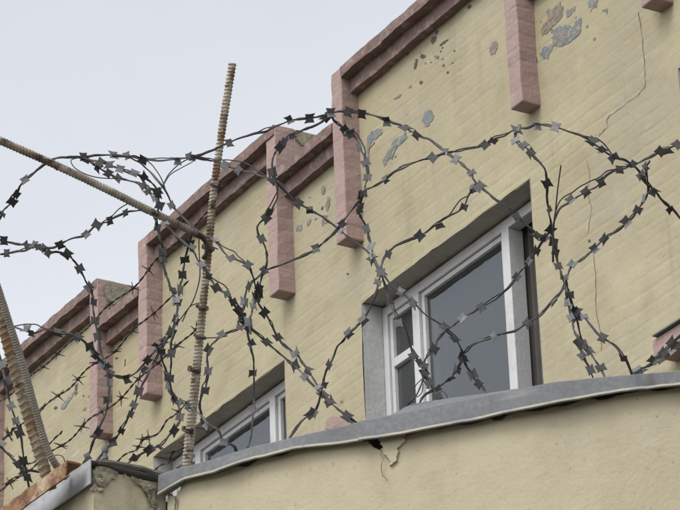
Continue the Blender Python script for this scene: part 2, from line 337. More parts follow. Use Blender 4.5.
# patches where paint has come off: thin ragged flakes standing a hair proud of the paint
def ragged(poly, k=3, amp=.006, seed=0):
    rr = random.Random(seed); P = list(poly); lv = 0
    while lv < k:                                      # midpoint displacement, finer at each level
        Q = []
        for i in range(len(P)):
            a, b = P[i], P[(i + 1) % len(P)]; l = math.hypot(b[0] - a[0], b[1] - a[1]); e = min(amp, l * .28)
            Q += [a, ((a[0] + b[0]) / 2 + rr.uniform(-e, e), (a[1] + b[1]) / 2 + rr.uniform(-e, e))]
        P = Q; lv += 1; amp *= .62
    return P
PATCHES = []
def z4(ox, oy, sc, pts): return [(ox + x / sc, oy + y / sc) for x, y in pts]
PATCHES += [('primer', z4(330, 100, 5.667, p)) for p in ([(225, 195), (300, 165), (300, 190), (240, 240), (225, 300), (230, 430), (205, 430), (205, 300), (212, 230)],
            [(415, 195), (440, 205), (385, 260), (345, 330), (310, 380), (300, 350), (330, 290), (350, 245)], [(530, 90), (575, 55), (590, 110), (560, 150), (520, 120)])]
PATCHES += [('primer', z4(480, 0, 3.4, p)) for p in ([(250, 110), (270, 85), (300, 90), (335, 65), (345, 100), (295, 150), (255, 150), (235, 200), (205, 185), (230, 160), (250, 145)],
            [(300, 30), (325, 15), (320, 40), (295, 55)], [(365, 10), (405, -5), (400, 20), (375, 45)], [(415, 40), (435, 33), (430, 50)])]
PATCHES += [('bare', z4(480, 0, 3.4, [(225, 40), (275, 5), (285, 20), (280, 60), (245, 95), (210, 125), (207, 105), (230, 75)])),
            ('bare', z4(480, 0, 3.4, [(32, 165), (50, 143), (60, 150), (45, 185), (35, 185)])), ('hole', z4(480, 0, 3.4, [(182, 200), (192, 193), (198, 210), (188, 220)]))]
def blob(ox, oy, sc, x, y, rx, ry, rot=0):
    return [(ox + (x + rx * math.cos(a) * math.cos(rot) - ry * math.sin(a) * math.sin(rot)) / sc, oy + (y + rx * math.cos(a) * math.sin(rot) + ry * math.sin(a) * math.cos(rot)) / sc) for a in [i * math.pi / 4 for i in range(8)]]
for x, y, rx, ry, ro in ((460, 143, 9, 17, .2), (505, 150, 9, 15, .5), (517, 122, 5, 9, .4), (438, 243, 5, 22, .25), (465, 213, 10, 8, 0), (457, 310, 7, 6, 0), (370, 366, 18, 4, -.6), (640, 25, 7, 9, .4), (545, 160, 4, 22, .9)):
    PATCHES.append(('hole' if rx < 12 else 'bare', blob(300, 0, 3.78, x, y, rx, ry, ro)))
for k, x, y, rx, ry, ro in (('bare', 645, 115, 12, 28, .1), ('bare', 672, 195, 13, 45, .1), ('bare', 563, 298, 9, 24, .5), ('primer', 508, 330, 16, 22, .5), ('bare', 641, 298, 6, 20, .1)):
    PATCHES.append((k, blob(210, 170, 5.667, x, y, rx, ry, ro)))
PATCHES += [('primer', z4(50, 380, 5.667, [(150, 60), (158, 70), (120, 110), (75, 170), (60, 165), (85, 120), (120, 95)])),
            ('hole', z4(60, 290, 4.64, [(300, 325), (306, 320), (304, 350), (298, 355)])), ('hole', z4(60, 290, 4.64, [(70, 440), (80, 430), (78, 480), (70, 490)])),
            ('hole', blob(130, 350, 5.667, 395, 0, 1, 1)), ('hole', blob(340, 250, 5.667, 45, 135, 7, 5)), ('bare', blob(260, 330, 5.667, 465, 405, 8, 6)),
            ('hole', blob(560, 180, 5.667, 165, 345, 7, 8)), ('pink', z4(260, 330, 5.667, [(385, 500), (405, 492), (430, 495), (455, 484), (490, 488), (505, 510), (505, 560), (370, 560)]))]
rf_ = random.Random(21)
for cx_, cy_, sx_, sy_, n_f, kinds in ((425, 55, 38, 22, 22, ('hole', 'bare')), (560, 30, 34, 20, 16, ('primer', 'bare')), (395, 135, 24, 16, 9, ('primer',)), (322, 210, 10, 22, 8, ('bare', 'hole')), (80, 395, 22, 14, 8, ('primer', 'hole')), (115, 345, 10, 18, 5, ('hole',)), (600, 120, 20, 50, 3, ('bare',))):
    for _ in range(n_f):
        rx_ = rf_.uniform(.5, 2.2); PATCHES.append((rf_.choice(kinds), blob(0, 0, 1, cx_ + rf_.gauss(0, sx_ * .6), cy_ + rf_.gauss(0, sy_ * .6), rx_, rx_ * rf_.uniform(.3, .7), rf_.uniform(-1.2, -.3))))
def strip(pts, w):
    L = []; Rr = []
    for i, (x, y) in enumerate(pts):
        a = pts[max(i - 1, 0)]; b = pts[min(i + 1, len(pts) - 1)]; dx, dy = b[0] - a[0], b[1] - a[1]; l = math.hypot(dx, dy) or 1
        ww = w * (0.5 + random.random()); L.append((x - dy / l * ww, y + dx / l * ww)); Rr.append((x + dy / l * ww, y - dx / l * ww))
    return L + Rr[::-1]
crk = [(480 + x / 3.4, y / 3.4) for x, y in ((540, 40), (546, 80), (552, 130), (555, 170), (560, 215), (561, 250), (565, 290), (548, 315), (530, 332), (500, 352), (470, 375), (442, 395), (434, 410), (437, 430), (420, 450), (396, 474))]
crk2 = [(560 + x / 5.667, 150 + y / 5.667) for x, y in ((155, 60), (160, 95), (168, 135), (158, 230), (165, 290), (178, 320), (170, 380), (162, 430), (155, 500))]
crk3 = [(594, 255), (595, 268), (597, 280), (596.5, 295), (597.5, 312), (600, 328), (602, 345), (601, 353)]
for k, (c, wd) in enumerate(((crk, .20), (crk2, .13), (crk3, .17))):
    cc = []
    for a, b in zip(c, c[1:]):
        for j in range(3): cc.append((a[0] + (b[0] - a[0]) * j / 3 + random.uniform(-.5, .5), a[1] + (b[1] - a[1]) * j / 3 + random.uniform(-.3, .3)))
    PATCHES.append(('hole', strip(cc, wd), 1))
slots = ['primer', 'bare', 'hole', 'pink']
def wall_y(x, z): return 0.007 * noise.noise(Vector((x * 1.9, z * 2.6, 3))) + 0.003 * noise.noise(Vector((x * 9, z * 11, 7)))
import mathutils.geometry as mg
def lay(poly, k, seed, rag=True):
    P = [fac(x, y) for x, y in poly]
    if rag:
        P = ragged(P, 3, .022 if k in ('primer', 'bare') else .006, seed)
    V = [Vector((p[0], p[1])) for p in P]
    area = sum(V[i].x * V[(i + 1) % len(V)].y - V[(i + 1) % len(V)].x * V[i].y for i in range(len(V)))
    if area > 0: V = V[::-1]                          # faces look out along +y
    tris = mg.tessellate_polygon([[Vector((v.x, v.y, 0)) for v in V]])
    # finer copies follow the uneven wall
    pm = MB(); pm.add([(v.x, wall_y(v.x, v.y) + .0024, v.y) for v in V], tris)
    pm.build('wall_crack' if seed >= 900 else 'peeled_patch', M[k], bld)
for i, p in enumerate(PATCHES): lay(p[1], p[0], i if len(p) < 3 else 900 + i, len(p) < 3)
for i, (k_, poly_) in enumerate([q[:2] for q in PATCHES if len(q) < 3 and q[0] == 'primer'][:9]):      # bare brick showing through inside the old paint
    if i in (0, 1, 3, 5):
        cx_ = sum(a for a, b in poly_) / len(poly_); cy_ = sum(b for a, b in poly_) / len(poly_); dx_, dy_ = (-1.2, 1.0) if i < 2 else (1.5, -1.5)
        PP = ragged([fac(cx_ + dx_ + (a - cx_) * .42, cy_ + dy_ + (b - cy_) * .42) for a, b in poly_], 3, .014, 70 + i); V = [Vector((a, b, 0)) for a, b in PP]
        ar = sum(V[q].x * V[(q + 1) % len(V)].y - V[(q + 1) % len(V)].x * V[q].y for q in range(len(V))); V = V[::-1] if ar > 0 else V
        pm = MB(); pm.add([(v.x, wall_y(v.x, v.y) + .0036, v.y) for v in V], mg.tessellate_polygon([V])); pm.build('bare_patch', M['bare'], bld)
# plaster fallen off the exposed parapet ends of two pilasters
for s, poly in ((0.66, [(-.17, .27), (-.03, .29), (0.0, .25), (-.06, .20), (-.15, .21)]), (2.965, [(-.1, .27), (.02, .285), (.07, .25), (.05, .16), (.0, .13), (-.08, .18)])):
    mb = MB(); P = ragged([(a, LO + b) for a, b in poly], 3, .008, int(s * 10))
    P = [Vector((a, b, 0)) for a, b in P]; tr = mg.tessellate_polygon([P])
    mb.add([(s - PWD - .010, p.x, p.y) for p in P], tr); mb.build('bare_patch', M['moss'], bld)
# windows
def window(s0, s1, near_open):
    fr = MB(); D = 0.125; d0, d1 = -D, -D - .075
    root = None
    # surround of the opening: reveals and soffit belong to the masonry
    e = .004
    for xr in (s1 - e, s0 + e):
        rv = MB(); rv.add([(xr, .0, WB), (xr, -R, WB), (xr, -R, WT), (xr, .0, WT)], [(0, 1, 2, 3) if xr > s0 + .1 else (3, 2, 1, 0)])
        rv.build('reveal', M['reveal'], bld)
    sf = MB(); n = 40; vs = []
    for i in range(n + 1):
        x = s0 + (s1 - s0) * i / n
        for j in range(5):
            y = -R * j / 4; vs.append((x, y, WT + .012 * noise.noise(Vector((x * 6, y * 20, 2))) * (1 if 0 < j < 4 else .5) + (0.003)))
    sf.add(vs, [(i * 5 + j, i * 5 + j + 1, (i + 1) * 5 + j + 1, (i + 1) * 5 + j) for i in range(n) for j in range(4)])
    sf.build('lintel_soffit', M['soffit'], bld, smooth=True)
    w = s1 - s0; T = .045
    a0, a1 = s0 + .008, s1 - .008; zb, zt = WB + .01, WT - .012
    m1, m2 = s1 - .335 if not near_open else s1 - .345, s0 + (.425 if near_open else .37)                     # far and near mullions (centres)
    for (p, q) in ((a0, a0 + T), (a1 - T, a1)): fr.box(p, q, d0, d1, zb, zt)
    fr.box(a0 + T, a1 - T, d0 + .001, d1, zt - T - .01, zt); fr.box(a0 + T, a1 - T, d0 + .001, d1, zb, zb + T)
    for m in (m1, m2): fr.box(m - .032, m + .032, d0 + .004, d1 - .012, zb + T, zt - T - .01)
    wo_ = fr.build('window', M['frame'], bld, bevel=.004)
    cells = [(m1 + .032, a1 - T), (m2 + .032, m1 - .032), (a0 + T, m2 - .032)]
    z0, z1 = zb + T, zt - T - .01
    for i, (p, q) in enumerate(cells):
        if i == 2 and near_open: continue
        sh = MB(); t = .028; y0, y1 = d0 - .014, d0 - .058
        p += .003; q -= .003; za, zc = z0 + .003, z1 - .003
        sh.box(p, p + t, y0, y1, za, zc); sh.box(q - t, q, y0, y1, za, zc); sh.box(p + t, q - t, y0, y1, za, za + t); sh.box(p + t, q - t, y0, y1, zc - t, zc)
        if i == 0: sh.box(p + t, q - t, y0 + .003, y1, 6.285 + E_, 6.335 + E_)
        sh.build('sash', M['frame'], wo_, bevel=.003)
        pn = MB(); pn.add([(p + t, y0 - .02, za + t), (q - t, y0 - .02, za + t), (q - t, y0 - .02, zc - t), (p + t, y0 - .02, zc - t)], [(1, 0, 3, 2)])
        pn.build('pane', M['glass'], wo_)
    sl_ = MB(); sl_.box(s0 - .20, s1 + .20, .125, -.12, WB - .09, WB - .006); sl_.build('sill', M['pink'], wo_, bevel=.006)
    zs_ = MB(); zs_.box(s0 - .17, s1 + .17, .145, -.1, WB - .003, WB + .004); zs_.build('sill_sheet', M['zinc'], wo_)
    p, q = cells[0]; ct = MB(); n = 48; vs = []
    for i in range(n + 1):
        k = i / n; x = p - .05 + (q - p + .1) * k
        for z in (z0 - .1, z0 + .6, z1 + .06): vs.append((x, -.30 + .022 * math.sin(k * 37) * (1.2 - .3 * (z > z1)) + .012 * math.sin(k * 83), z))
    ct.add(vs, [(i * 3 + j, i * 3 + j + 1, (i + 1) * 3 + j + 1, (i + 1) * 3 + j) for i in range(n) for j in range(2)]); ct.build('curtain', M['curtain'], wo_, smooth=True)
    if near_open:                                      # added sheet, its dark colour stands in for shade in the open casement
        p, q = cells[2]; ct = MB(); vs = []
        for i in range(n + 1):
            k = i / n; x = p - .05 + (q - p + .1) * k
            for z in (z0 - .1, z0 + .6, z1 + .06): vs.append((x, -.235 + .018 * math.sin(k * 41 + 1) + .008 * math.sin(k * 97), z))
        ct.add(vs, [(i * 3 + j, i * 3 + j + 1, (i + 1) * 3 + j + 1, (i + 1) * 3 + j) for i in range(n) for j in range(2)]); ct.build('curtain', M['curtain_dark'], wo_, smooth=True)
    rm = MB(); A, B, Y0, Y1, Z0, Z1 = s0 - .4, s1 + .4, -R - .002, -4.2, WB - .8, WT + .35
    rm.add([(x, y, z) for z in (Z0, Z1) for y in (Y0, Y1) for x in (A, B)], [(0, 1, 3, 2), (4, 6, 7, 5), (2, 3, 7, 6), (0, 2, 6, 4), (1, 5, 7, 3)])
    rm.build('room', M['room'], wo_)
    return wo_
for i, (a, b) in enumerate(WINS): window(a, b, i == 0)

# ------------------------------------------------------------------ boundary wall in front: top 2 m above the lens
WALLZ = EYE + 2.0
TOP = [(159, 475), (185, 467.5), (210, 460), (235, 452.5), (260, 445.6), (295, 437.2), (330, 429.5), (360, 422.3), (400, 414), (440, 406), (480, 398), (520, 390), (555, 382.8), (600, 378.5), (640, 375.2), (680, 372), (730, 368.6), (800, 364.5), (880, 360), (980, 354.8), (1100, 349)]
BOT = [(150, 491), (185, 480.5), (210, 473), (235, 465.6), (260, 458.4), (295, 449), (330, 445), (360, 441), (400, 434.5), (440, 427.5), (480, 420), (520, 411.5), (555, 403.4), (600, 396), (640, 390), (680, 386.5), (730, 383), (800, 379), (880, 375), (980, 370), (1100, 365)]
TP = [at_z(x, y, WALLZ) for x, y in TOP]
def plan_n(i):
    a, b = TP[max(i - 1, 0)], TP[min(i + 1, len(TP) - 1)]; d = (b - a); d.z = 0; d.normalize(); return Vector((d.y, -d.x, 0))   # towards the viewer
PN = [plan_n(i) for i in range(len(TP))]
def drop(i):
    d = (TP[i] - CAM).dot(c2w(Vector((0, 0, 1)))); return (BOT[i][1] - TOP[i][1] - (0 if i else -4)) * d / F / 0.905
bw = empty('boundary_wall', (TP[8].x, TP[8].y, 0), 'cream plastered boundary wall in the foreground capped with bent grey metal sheet', 'wall')
loc0 = Vector((TP[8].x, TP[8].y, 0))
TH = 0.32
def wpt(t):
    """plan point and outward normal at fractional index t along the wall"""
    i = max(0, min(int(t), len(TP) - 2)); k = t - i
    return TP[i].lerp(TP[i + 1], k), PN[i].lerp(PN[i + 1], k).normalized()
def wps(t):
    """the plaster follows a fairer curve than the kinked sheets"""
    A = [wpt(max(0, min(len(TP) - 1.001, t + d))) for d in (-1.6, -.8, 0, .8, 1.6)]
    k = min(1, t / 1.6, (len(TP) - 1 - t) / 1.6); p = wpt(t)[0]
    q = sum((a for a, _ in A), Vector()) / 5
    return p.lerp(q, max(0, k)), sum((b for _, b in A), Vector()).normalized()
def dense(t0, t1, n): return [t0 + (t1 - t0) * i / n for i in range(n + 1)]
# plaster face, top (uneven under the sheet), back
mb = MB(); nu, nv = 420, 46; vs = []; HT = 0.75
for a, t in enumerate(dense(0.12, len(TP) - 1, nu)):
    p, n_ = wps(t); p = p - loc0
    i = min(int(t), len(TP) - 2); dr = drop(i) + (drop(i + 1) - drop(i)) * (t - i)
    edge = WALLZ - dr + .012 + .007 * noise.noise(Vector((t * 1.7, 0, 4))) - .004
    for s0, s1, dd in ((7.0, 7.7, .020), (10.2, 10.6, .007), (0.15, .6, .012), (12.6, 13.6, .005)):
        if s0 < t < s1: edge -= dd * math.sin((t - s0) / (s1 - s0) * math.pi) ** .6 * (1 + .4 * noise.noise(Vector((t * 9, 1, 1))))
    for b in range(nv + 1):
        k = b / nv; z = edge - HT * (k ** 1.6)
        y = -.014 + .003 * noise.noise(Vector((t * .55, z * 7, 0))) + .0008 * noise.noise(Vector((t * 1.6, z * 22, 2)))
        if k == 0: y -= .010 + .006 * noise.noise(Vector((t * 12, 3, 3)))
        vs.append(tuple(p + n_ * y)[:2] + (z,))
mb.add(vs, [(a * (nv + 1) + b, a * (nv + 1) + b + 1, (a + 1) * (nv + 1) + b + 1, (a + 1) * (nv + 1) + b) for a in range(nu) for b in range(nv)])
lo, bk, tp = [], [], []
N2 = 60
for t in dense(0.12, len(TP) - 1, N2):
    p, n_ = wpt(t); p = p - loc0
    fr_ = p - n_ * .016; bb = p - n_ * TH
    lo.append(fr_); bk.append(bb)
v2 = [(q.x, q.y, 0) for q in lo] + [(q.x, q.y, WALLZ - HT + .02) for q in lo] + [(q.x, q.y, 0) for q in bk] + [(q.x, q.y, WALLZ - .05) for q in bk] + [(q.x - 0, q.y, WALLZ - .055) for q in [a.lerp(b, .08) for a, b in zip(lo, bk)]]
K = N2 + 1
f2 = []
for i in range(N2):
    f2 += [(i, i + 1, K + i + 1, K + i), (2 * K + i + 1, 2 * K + i, 3 * K + i, 3 * K + i + 1), (4 * K + i, 4 * K + i + 1, 3 * K + i + 1, 3 * K + i)]
f2 += [(0, K, 3 * K, 2 * K), (K + N2, N2, 2 * K + N2, 3 * K + N2)]
mb.add(v2, f2)
face = mb.build('plaster_face', M['wall'], bw, smooth=True)
# crumbs of mortar and old repair under the joint of the sheets, and dirt lumps under the sheet
def lumps(name, m, spec, parent=bw):
    mb = MB()
    for t, z, sx, sz, th in spec:
        p, n_ = wpt(t); p = p - loc0; tx = Vector((-n_.y, n_.x, 0)); rr = random.Random(int(t * 1000 + z * 77)); k = 9
        ring = []
        for j in range(k):
            an = 2 * math.pi * j / k; q = rr.uniform(.65, 1.15); ring.append(p + tx * (sx * q * math.cos(an)) + Vector((0, 0, z + sz * q * math.sin(an))))
        inn = [r + n_ * (-.012 + .0 * j) for j, r in enumerate(ring)]; cen = sum(ring, Vector()) / k
        out = [cen + (r - cen) * .72 + n_ * (-.012 + th * rr.uniform(.7, 1.2)) for r in ring]
        mb.add([(*v[:2], v[2]) for v in inn + out], [(j, (j + 1) % k, k + (j + 1) % k, k + j) for j in range(k)] + [tuple(range(k, 2 * k))])
    return mb.build(name, m, parent)
WZ = WALLZ
pl = MB()
tx_poly = [(7.35, -.034), (8.05, -.034), (8.0, -.050), (7.85, -.058), (7.82, -.082), (7.62, -.088), (7.56, -.072), (7.48, -.056)]
def patch_mesh(poly, th, k=3, amp=.006, seed=1):
    mbp = MB(); P = ragged([(t * .06, z) for t, z in poly], 3, amp, seed); P = [(a / .06, z) for a, z in P]
    tri = mg.tessellate_polygon([[Vector((a * .06, z, 0)) for a, z in P]]); n = len(P); A = []; B = []
    ct = sum(a for a, z in P) / n; cz = sum(z for a, z in P) / n
    for a, z in P:
        p, n_ = wpt(a); p = p - loc0; A.append((*(p + n_ * -.018)[:2], WZ + z))
        a2, z2 = a + (ct - a) * .06, z + (cz - z) * .06; p, n_ = wpt(a2); p = p - loc0; B.append((*(p + n_ * (-.014 + th))[:2], WZ + z2))
    mbp.add(A + B, [tuple(n + i for i in t) for t in tri] + [(i, (i + 1) % n, n + (i + 1) % n, n + i) for i in range(n)])
    return mbp
patch_mesh(tx_poly, .0045).build('broken_plaster', M['wall'], bw)
lumps('mortar_crumbs', M['mortar'], [(7.02 + .09 * i, WZ - .045 - .012 * random.random(), .008, .006, .006) for i in range(6)] + [(8.2 + .1 * i, WZ - .04 - .004 * i, .007, .005, .004) for i in range(3)]
      + [(.25 + .18 * i, WZ - .045 - .008 * random.random(), .010, .008, .006) for i in range(5)] + [(10.25, WZ - .042, .016, .005, .008), (10.5, WZ - .044, .012, .005, .006), (13.1, WZ - .034, .02, .004, .004)])
# dark weather streaks and hairline cracks are narrow fissures set into the plaster
fis = MB()
def fissure(pts, wdt):
    P = []
    for (t, z), (t2, z2) in zip(pts, pts[1:]):
        for j in range(4): P.append((t + (t2 - t) * j / 4 + random.uniform(-.03, .03), z + (z2 - z) * j / 4 + random.uniform(-.002, .002)))
    Lr = []
    for i, (t, z) in enumerate(P):
        w_ = wdt * random.uniform(.4, 1.2)
        for sg in (-1, 1):
            p, n_ = wpt(t + sg * w_ / .068); p = p - loc0
            Lr.append((*(p + n_ * -.0065)[:2], WZ + z))
    fis.add(Lr, [(2 * i, 2 * i + 1, 2 * i + 3, 2 * i + 2) for i in range(len(P) - 1)])
fissure([(7.42, -.055), (7.5, -.075), (7.45, -.10), (7.62, -.125)], .0007)
fissure([(.55, -.05), (.5, -.08), (.6, -.11), (.52, -.2)], .003)
fissure([(7.45, -.212), (7.75, -.208), (7.98, -.210)], .0007)
fis.build('plaster_crack', M['hole'], bw)
# bent sheet metal coping in three lapped lengths
def sheet(t0, t1, lift0, lift1, out, nseg, rise, seed, kink=None):
    rr = random.Random(seed); mb = MB(); vs = []; mi = []
    for i, t in enumerate(dense(t0, t1, nseg)):
        p, n_ = wpt(t); p = p - loc0; j = min(int(t), len(TP) - 2); dr = drop(j) + (drop(j + 1) - drop(j)) * (t - j)
        k = (t - t0) / (t1 - t0); lf = lift0 + (lift1 - lift0) * k
        wob = .0022 * noise.noise(Vector((t * .7, seed, 0))) + .0005 * noise.noise(Vector((t * 3, seed, 3)))
        wb2 = .003 * noise.noise(Vector((t * .8, seed, 8))) + .0007 * noise.noise(Vector((t * 3, seed, 9)))
        rs = rise(t)
        prof = [(-TH - .02, rs - .03), (-TH - .018, rs - .002), (-.14, rs * .6 + .001), (-.05, rs + .001), (-.004, .001), (0, -.002), (.001 + wb2 * .4, -dr * .5), (.002 + wb2, -dr + .0045), (.0042 + wb2, -dr), (.0005 + wb2, -dr - .0008)]
        for (y, z) in prof:
            q = p + n_ * (y + out); vs.append((q.x, q.y, WZ + z + lf + wob * (1 if z > -.02 else 1.6)))
    m = len(prof)
    for i in range(nseg):
        for k in range(m - 1):
            mb.m.append(1 if k >= 7 else 0); mb.f.append((i * m + k, (i + 1) * m + k, (i + 1) * m + k + 1, i * m + k + 1))
    mb.v = vs
    o = mb.build('coping_sheet', [M['zinc'], M['lip']], bw, smooth=False)
    so_ = o.modifiers.new('thickness', 'SOLIDIFY'); so_.thickness = .0012; so_.offset = 0
    return o
def sm(x, a, b): k = max(0, min(1, (x - a) / (b - a))); return k * k * (3 - 2 * k)
sheet(0.0, 7.06, 0, 0, .002, 60, lambda t: 0.0, 1)
sheet(6.98, len(TP) - 1, .0, 0, .0055, 100, lambda t: .034 * max(0, min(1, (t - 7.0) / 1.0)) if t < 8 else max(0, .034 - .0047 * (t - 8) - max(0, t - 11) * .02), 2)

# ------------------------------------------------------------------ square pier at the far end of the wall, with flashing, rusty angle and dark sheet
C0 = at_z(94, 462, WALLZ); C1 = at_z(157, 477, WALLZ)
ed = (C1 - C0); ed.z = 0; LEN = ed.length; ed.normalize()           # along the near side, away from the viewer
lu = (at_z(34, 504, WALLZ) - C0); lu.z = 0; lu.normalize()
pier = empty('wall_pier', (C0.x, C0.y, 0), 'crumbling cream wall pier in the lower left corner with a sheet metal flashing', 'pier')
pb = MB(); n = 46; LL = .5
def pface(o, d, L, nn, top0=.0):
    vs = []; nz = 40
    for a in range(nn + 1):
        for b in range(nz + 1):
            k = b / nz; x = L * a / nn; z = -.012 + top0 - .7 * k ** 1.5
            h = .004 * noise.noise(Vector((x * 12, z * 9, 5))) + .002 * noise.noise(Vector((x * 50, z * 44, 5)))
            rough = max(0, 1 - (-z) / .06); h -= rough * .014 * max(0, noise.noise(Vector((x * 26, z * 34, 8))) + .2)
            q = o + d * x + nn_out * h; vs.append((q.x - C0.x, q.y - C0.y, WALLZ + z))
    pb.add(vs, [(a * (nz + 1) + b, a * (nz + 1) + b + 1, (a + 1) * (nz + 1) + b + 1, (a + 1) * (nz + 1) + b) for a in range(nn) for b in range(nz)])
nn_out = Vector((ed.y, -ed.x, 0))
if nn_out.dot(CAM - C0) < 0: nn_out = -nn_out
pface(C0, ed, LEN + .02, 40)
nn_out = Vector((lu.y, -lu.x, 0))
if nn_out.dot(ed) > 0: nn_out = -nn_out
pface(C0, lu, LL, 60)
for (a, b) in ((Vector(), ed * (LEN + .02)), (Vector(), lu * LL), (lu * LL, lu * LL + ed * LEN), (ed * (LEN + .02), ed * LEN + lu * LL)):
    a2 = a + (ed + lu) * .03; b2 = b + (ed + lu) * .03
    pb.add([(a2.x, a2.y, 0), (b2.x, b2.y, 0), (b2.x, b2.y, WALLZ - .03), (a2.x, a2.y, WALLZ - .03)], [(0, 1, 2, 3)])
q = [Vector(), ed * LEN, ed * LEN + lu * LL, lu * LL]
pb.add([(v.x, v.y, WALLZ - .012) for v in q], [(0, 1, 2, 3)])
pb.build('pier_plaster', M['wall'], pier, smooth=True)
def obox(mb, o, d1, a0, a1, d2, b0, b1, z0, z1, m=0):
    vs = [o + d1 * a + d2 * b + Vector((0, 0, z)) for z in (z0, z1) for b in (b0, b1) for a in (a0, a1)]
    mb.add([tuple(v) for v in vs], [(0, 2, 3, 1), (4, 5, 7, 6), (0, 1, 5, 4), (2, 6, 7, 3), (0, 4, 6, 2), (1, 3, 7, 5)], m)
OR = Vector((0, 0, WALLZ)); so1 = -ed                               # out of the left face
fl = MB(); obox(fl, OR, lu, -.004, .47, so1, .008, .0105, -.045, .002); obox(fl, OR, lu, -.004, .47, so1, -.2, .0078, .0005, .002); fl.build('flashing', M['zinc_light'], pier)
so2 = Vector((ed.y, -ed.x, 0)); so2 = so2 if so2.dot(CAM - C0) > 0 else -so2
ds = MB(); nsg = 24; vs = []
for i in range(nsg + 1):
    k = i / nsg; p = OR + ed * (.004 + (LEN + .012) * k)
    lift = .004 + .007 * math.sin(k * 2.6) + .003 * noise.noise(Vector((k * 7, 2, 2)))
    for y, z in ((-.25, lift), (.004, lift), (.010, lift - .006), (.008, lift - .010)): v = p + so2 * y + Vector((0, 0, z)); vs.append(tuple(v))
ds.add(vs, [(i * 4 + k, (i + 1) * 4 + k, (i + 1) * 4 + k + 1, i * 4 + k + 1) for i in range(nsg) for k in range(3)])
o = ds.build('top_sheet', M['hole'], pier); md = o.modifiers.new('t', 'SOLIDIFY'); md.thickness = .0015
# crumbled mortar on the pier's corners
crs = [MB(), MB()]; rr = random.Random(5)
for i in range(20):
    left = i < 9; x = (LEN - abs(rr.gauss(0, .012)) if not left else abs(rr.gauss(0.004, .012))); z = -.02 - abs(rr.gauss(0, .03 if not left else .014)); s_ = rr.uniform(.003, .009)
    p = OR + ed * x + so2 * rr.uniform(-.004, .003) + Vector((0, 0, z)); k = 7
    ring = [p + ed * (s_ * rr.uniform(.6, 1.2) * math.cos(2 * math.pi * j / k)) + Vector((0, 0, s_ * rr.uniform(.5, 1.1) * math.sin(2 * math.pi * j / k))) for j in range(k)]
    top = [p + (r - p) * .6 + so2 * s_ * .7 for r in ring]
    crs[left].add([tuple(v) for v in ring + top], [(j, (j + 1) % k, k + (j + 1) % k, k + j) for j in range(k)] + [tuple(range(k, 2 * k))])
for cr in crs: cr.build('crumbled_mortar', M['mortar'], pier)
M['mould'] = mat('black_mould_on_plaster', (0.13, 0.12, 0.09), 0.95, 0, [(60, .42, .58, (0.30, 0.265, 0.18), ONE), (25, .5, .65, (0.06, 0.056, 0.045), ONE)], ([(60, 1)], .006))
for sd, poly in enumerate(([(.0, -.012), (.05, -.011), (.045, -.02), (.028, -.034), (.02, -.05), (.006, -.04)], [(LEN - .06, -.012), (LEN - .002, -.012), (LEN - .002, -.07), (LEN - .018, -.062), (LEN - .026, -.04), (LEN - .05, -.026)],
        [(LEN - .03, -.075), (LEN - .006, -.08), (LEN - .004, -.12), (LEN - .022, -.11)], [(.06, -.012), (LEN - .07, -.012), (LEN - .08, -.020), (.08, -.018)])):
    P = [Vector((a, b, 0)) for a, b in ragged(poly, 3, .008, 40 + sd)]; q = MB()
    q.add([tuple(OR + ed * p.x + so2 * .0048 + Vector((0, 0, p.y))) for p in P], mg.tessellate_polygon([P])); q.build('mould_patch', M['mould'], pier)
# rusty angle iron lying along the pier top
ai = MB(); A0 = at(67, 460, 5.36); A1 = at(8, 503, 5.50); ax = (A1 - A0).normalized(); la = (A1 - A0).length
upv = (Vector((0, 0, 1)) - ax * ax.z).normalized(); outv = ax.cross(upv); outv = outv if outv.dot(CAM - A0) > 0 else -outv
ai_o = empty('angle_iron', A0, 'rusty orange steel angle bar lying on the pier, bar feet standing behind it', 'angle iron')
nn_ = 30; vs = []
for i in range(nn_ + 1):
    k = i / nn_
    for y, z in ((-.030, .0005), (0, .0), (.002, -.002), (.006, -.036), (.003, -.0365), (-.001, -.004), (-.030, -.003)):
        v = ax * (la * 1.12 * k) + outv * (y + .0016 * noise.noise(Vector((k * 9, z * 40, 1)))) + upv * (z + .0016 * noise.noise(Vector((k * 8, y * 40, 4)))); vs.append(tuple(v))
ai.add(vs, [(i * 7 + k, (i + 1) * 7 + k, (i + 1) * 7 + (k + 1) % 7, i * 7 + (k + 1) % 7) for i in range(nn_) for k in range(7)] + [tuple(range(7))[::-1], tuple(nn_ * 7 + k for k in range(7))])
ai.build('angle_bar', M['rust'], ai_o)

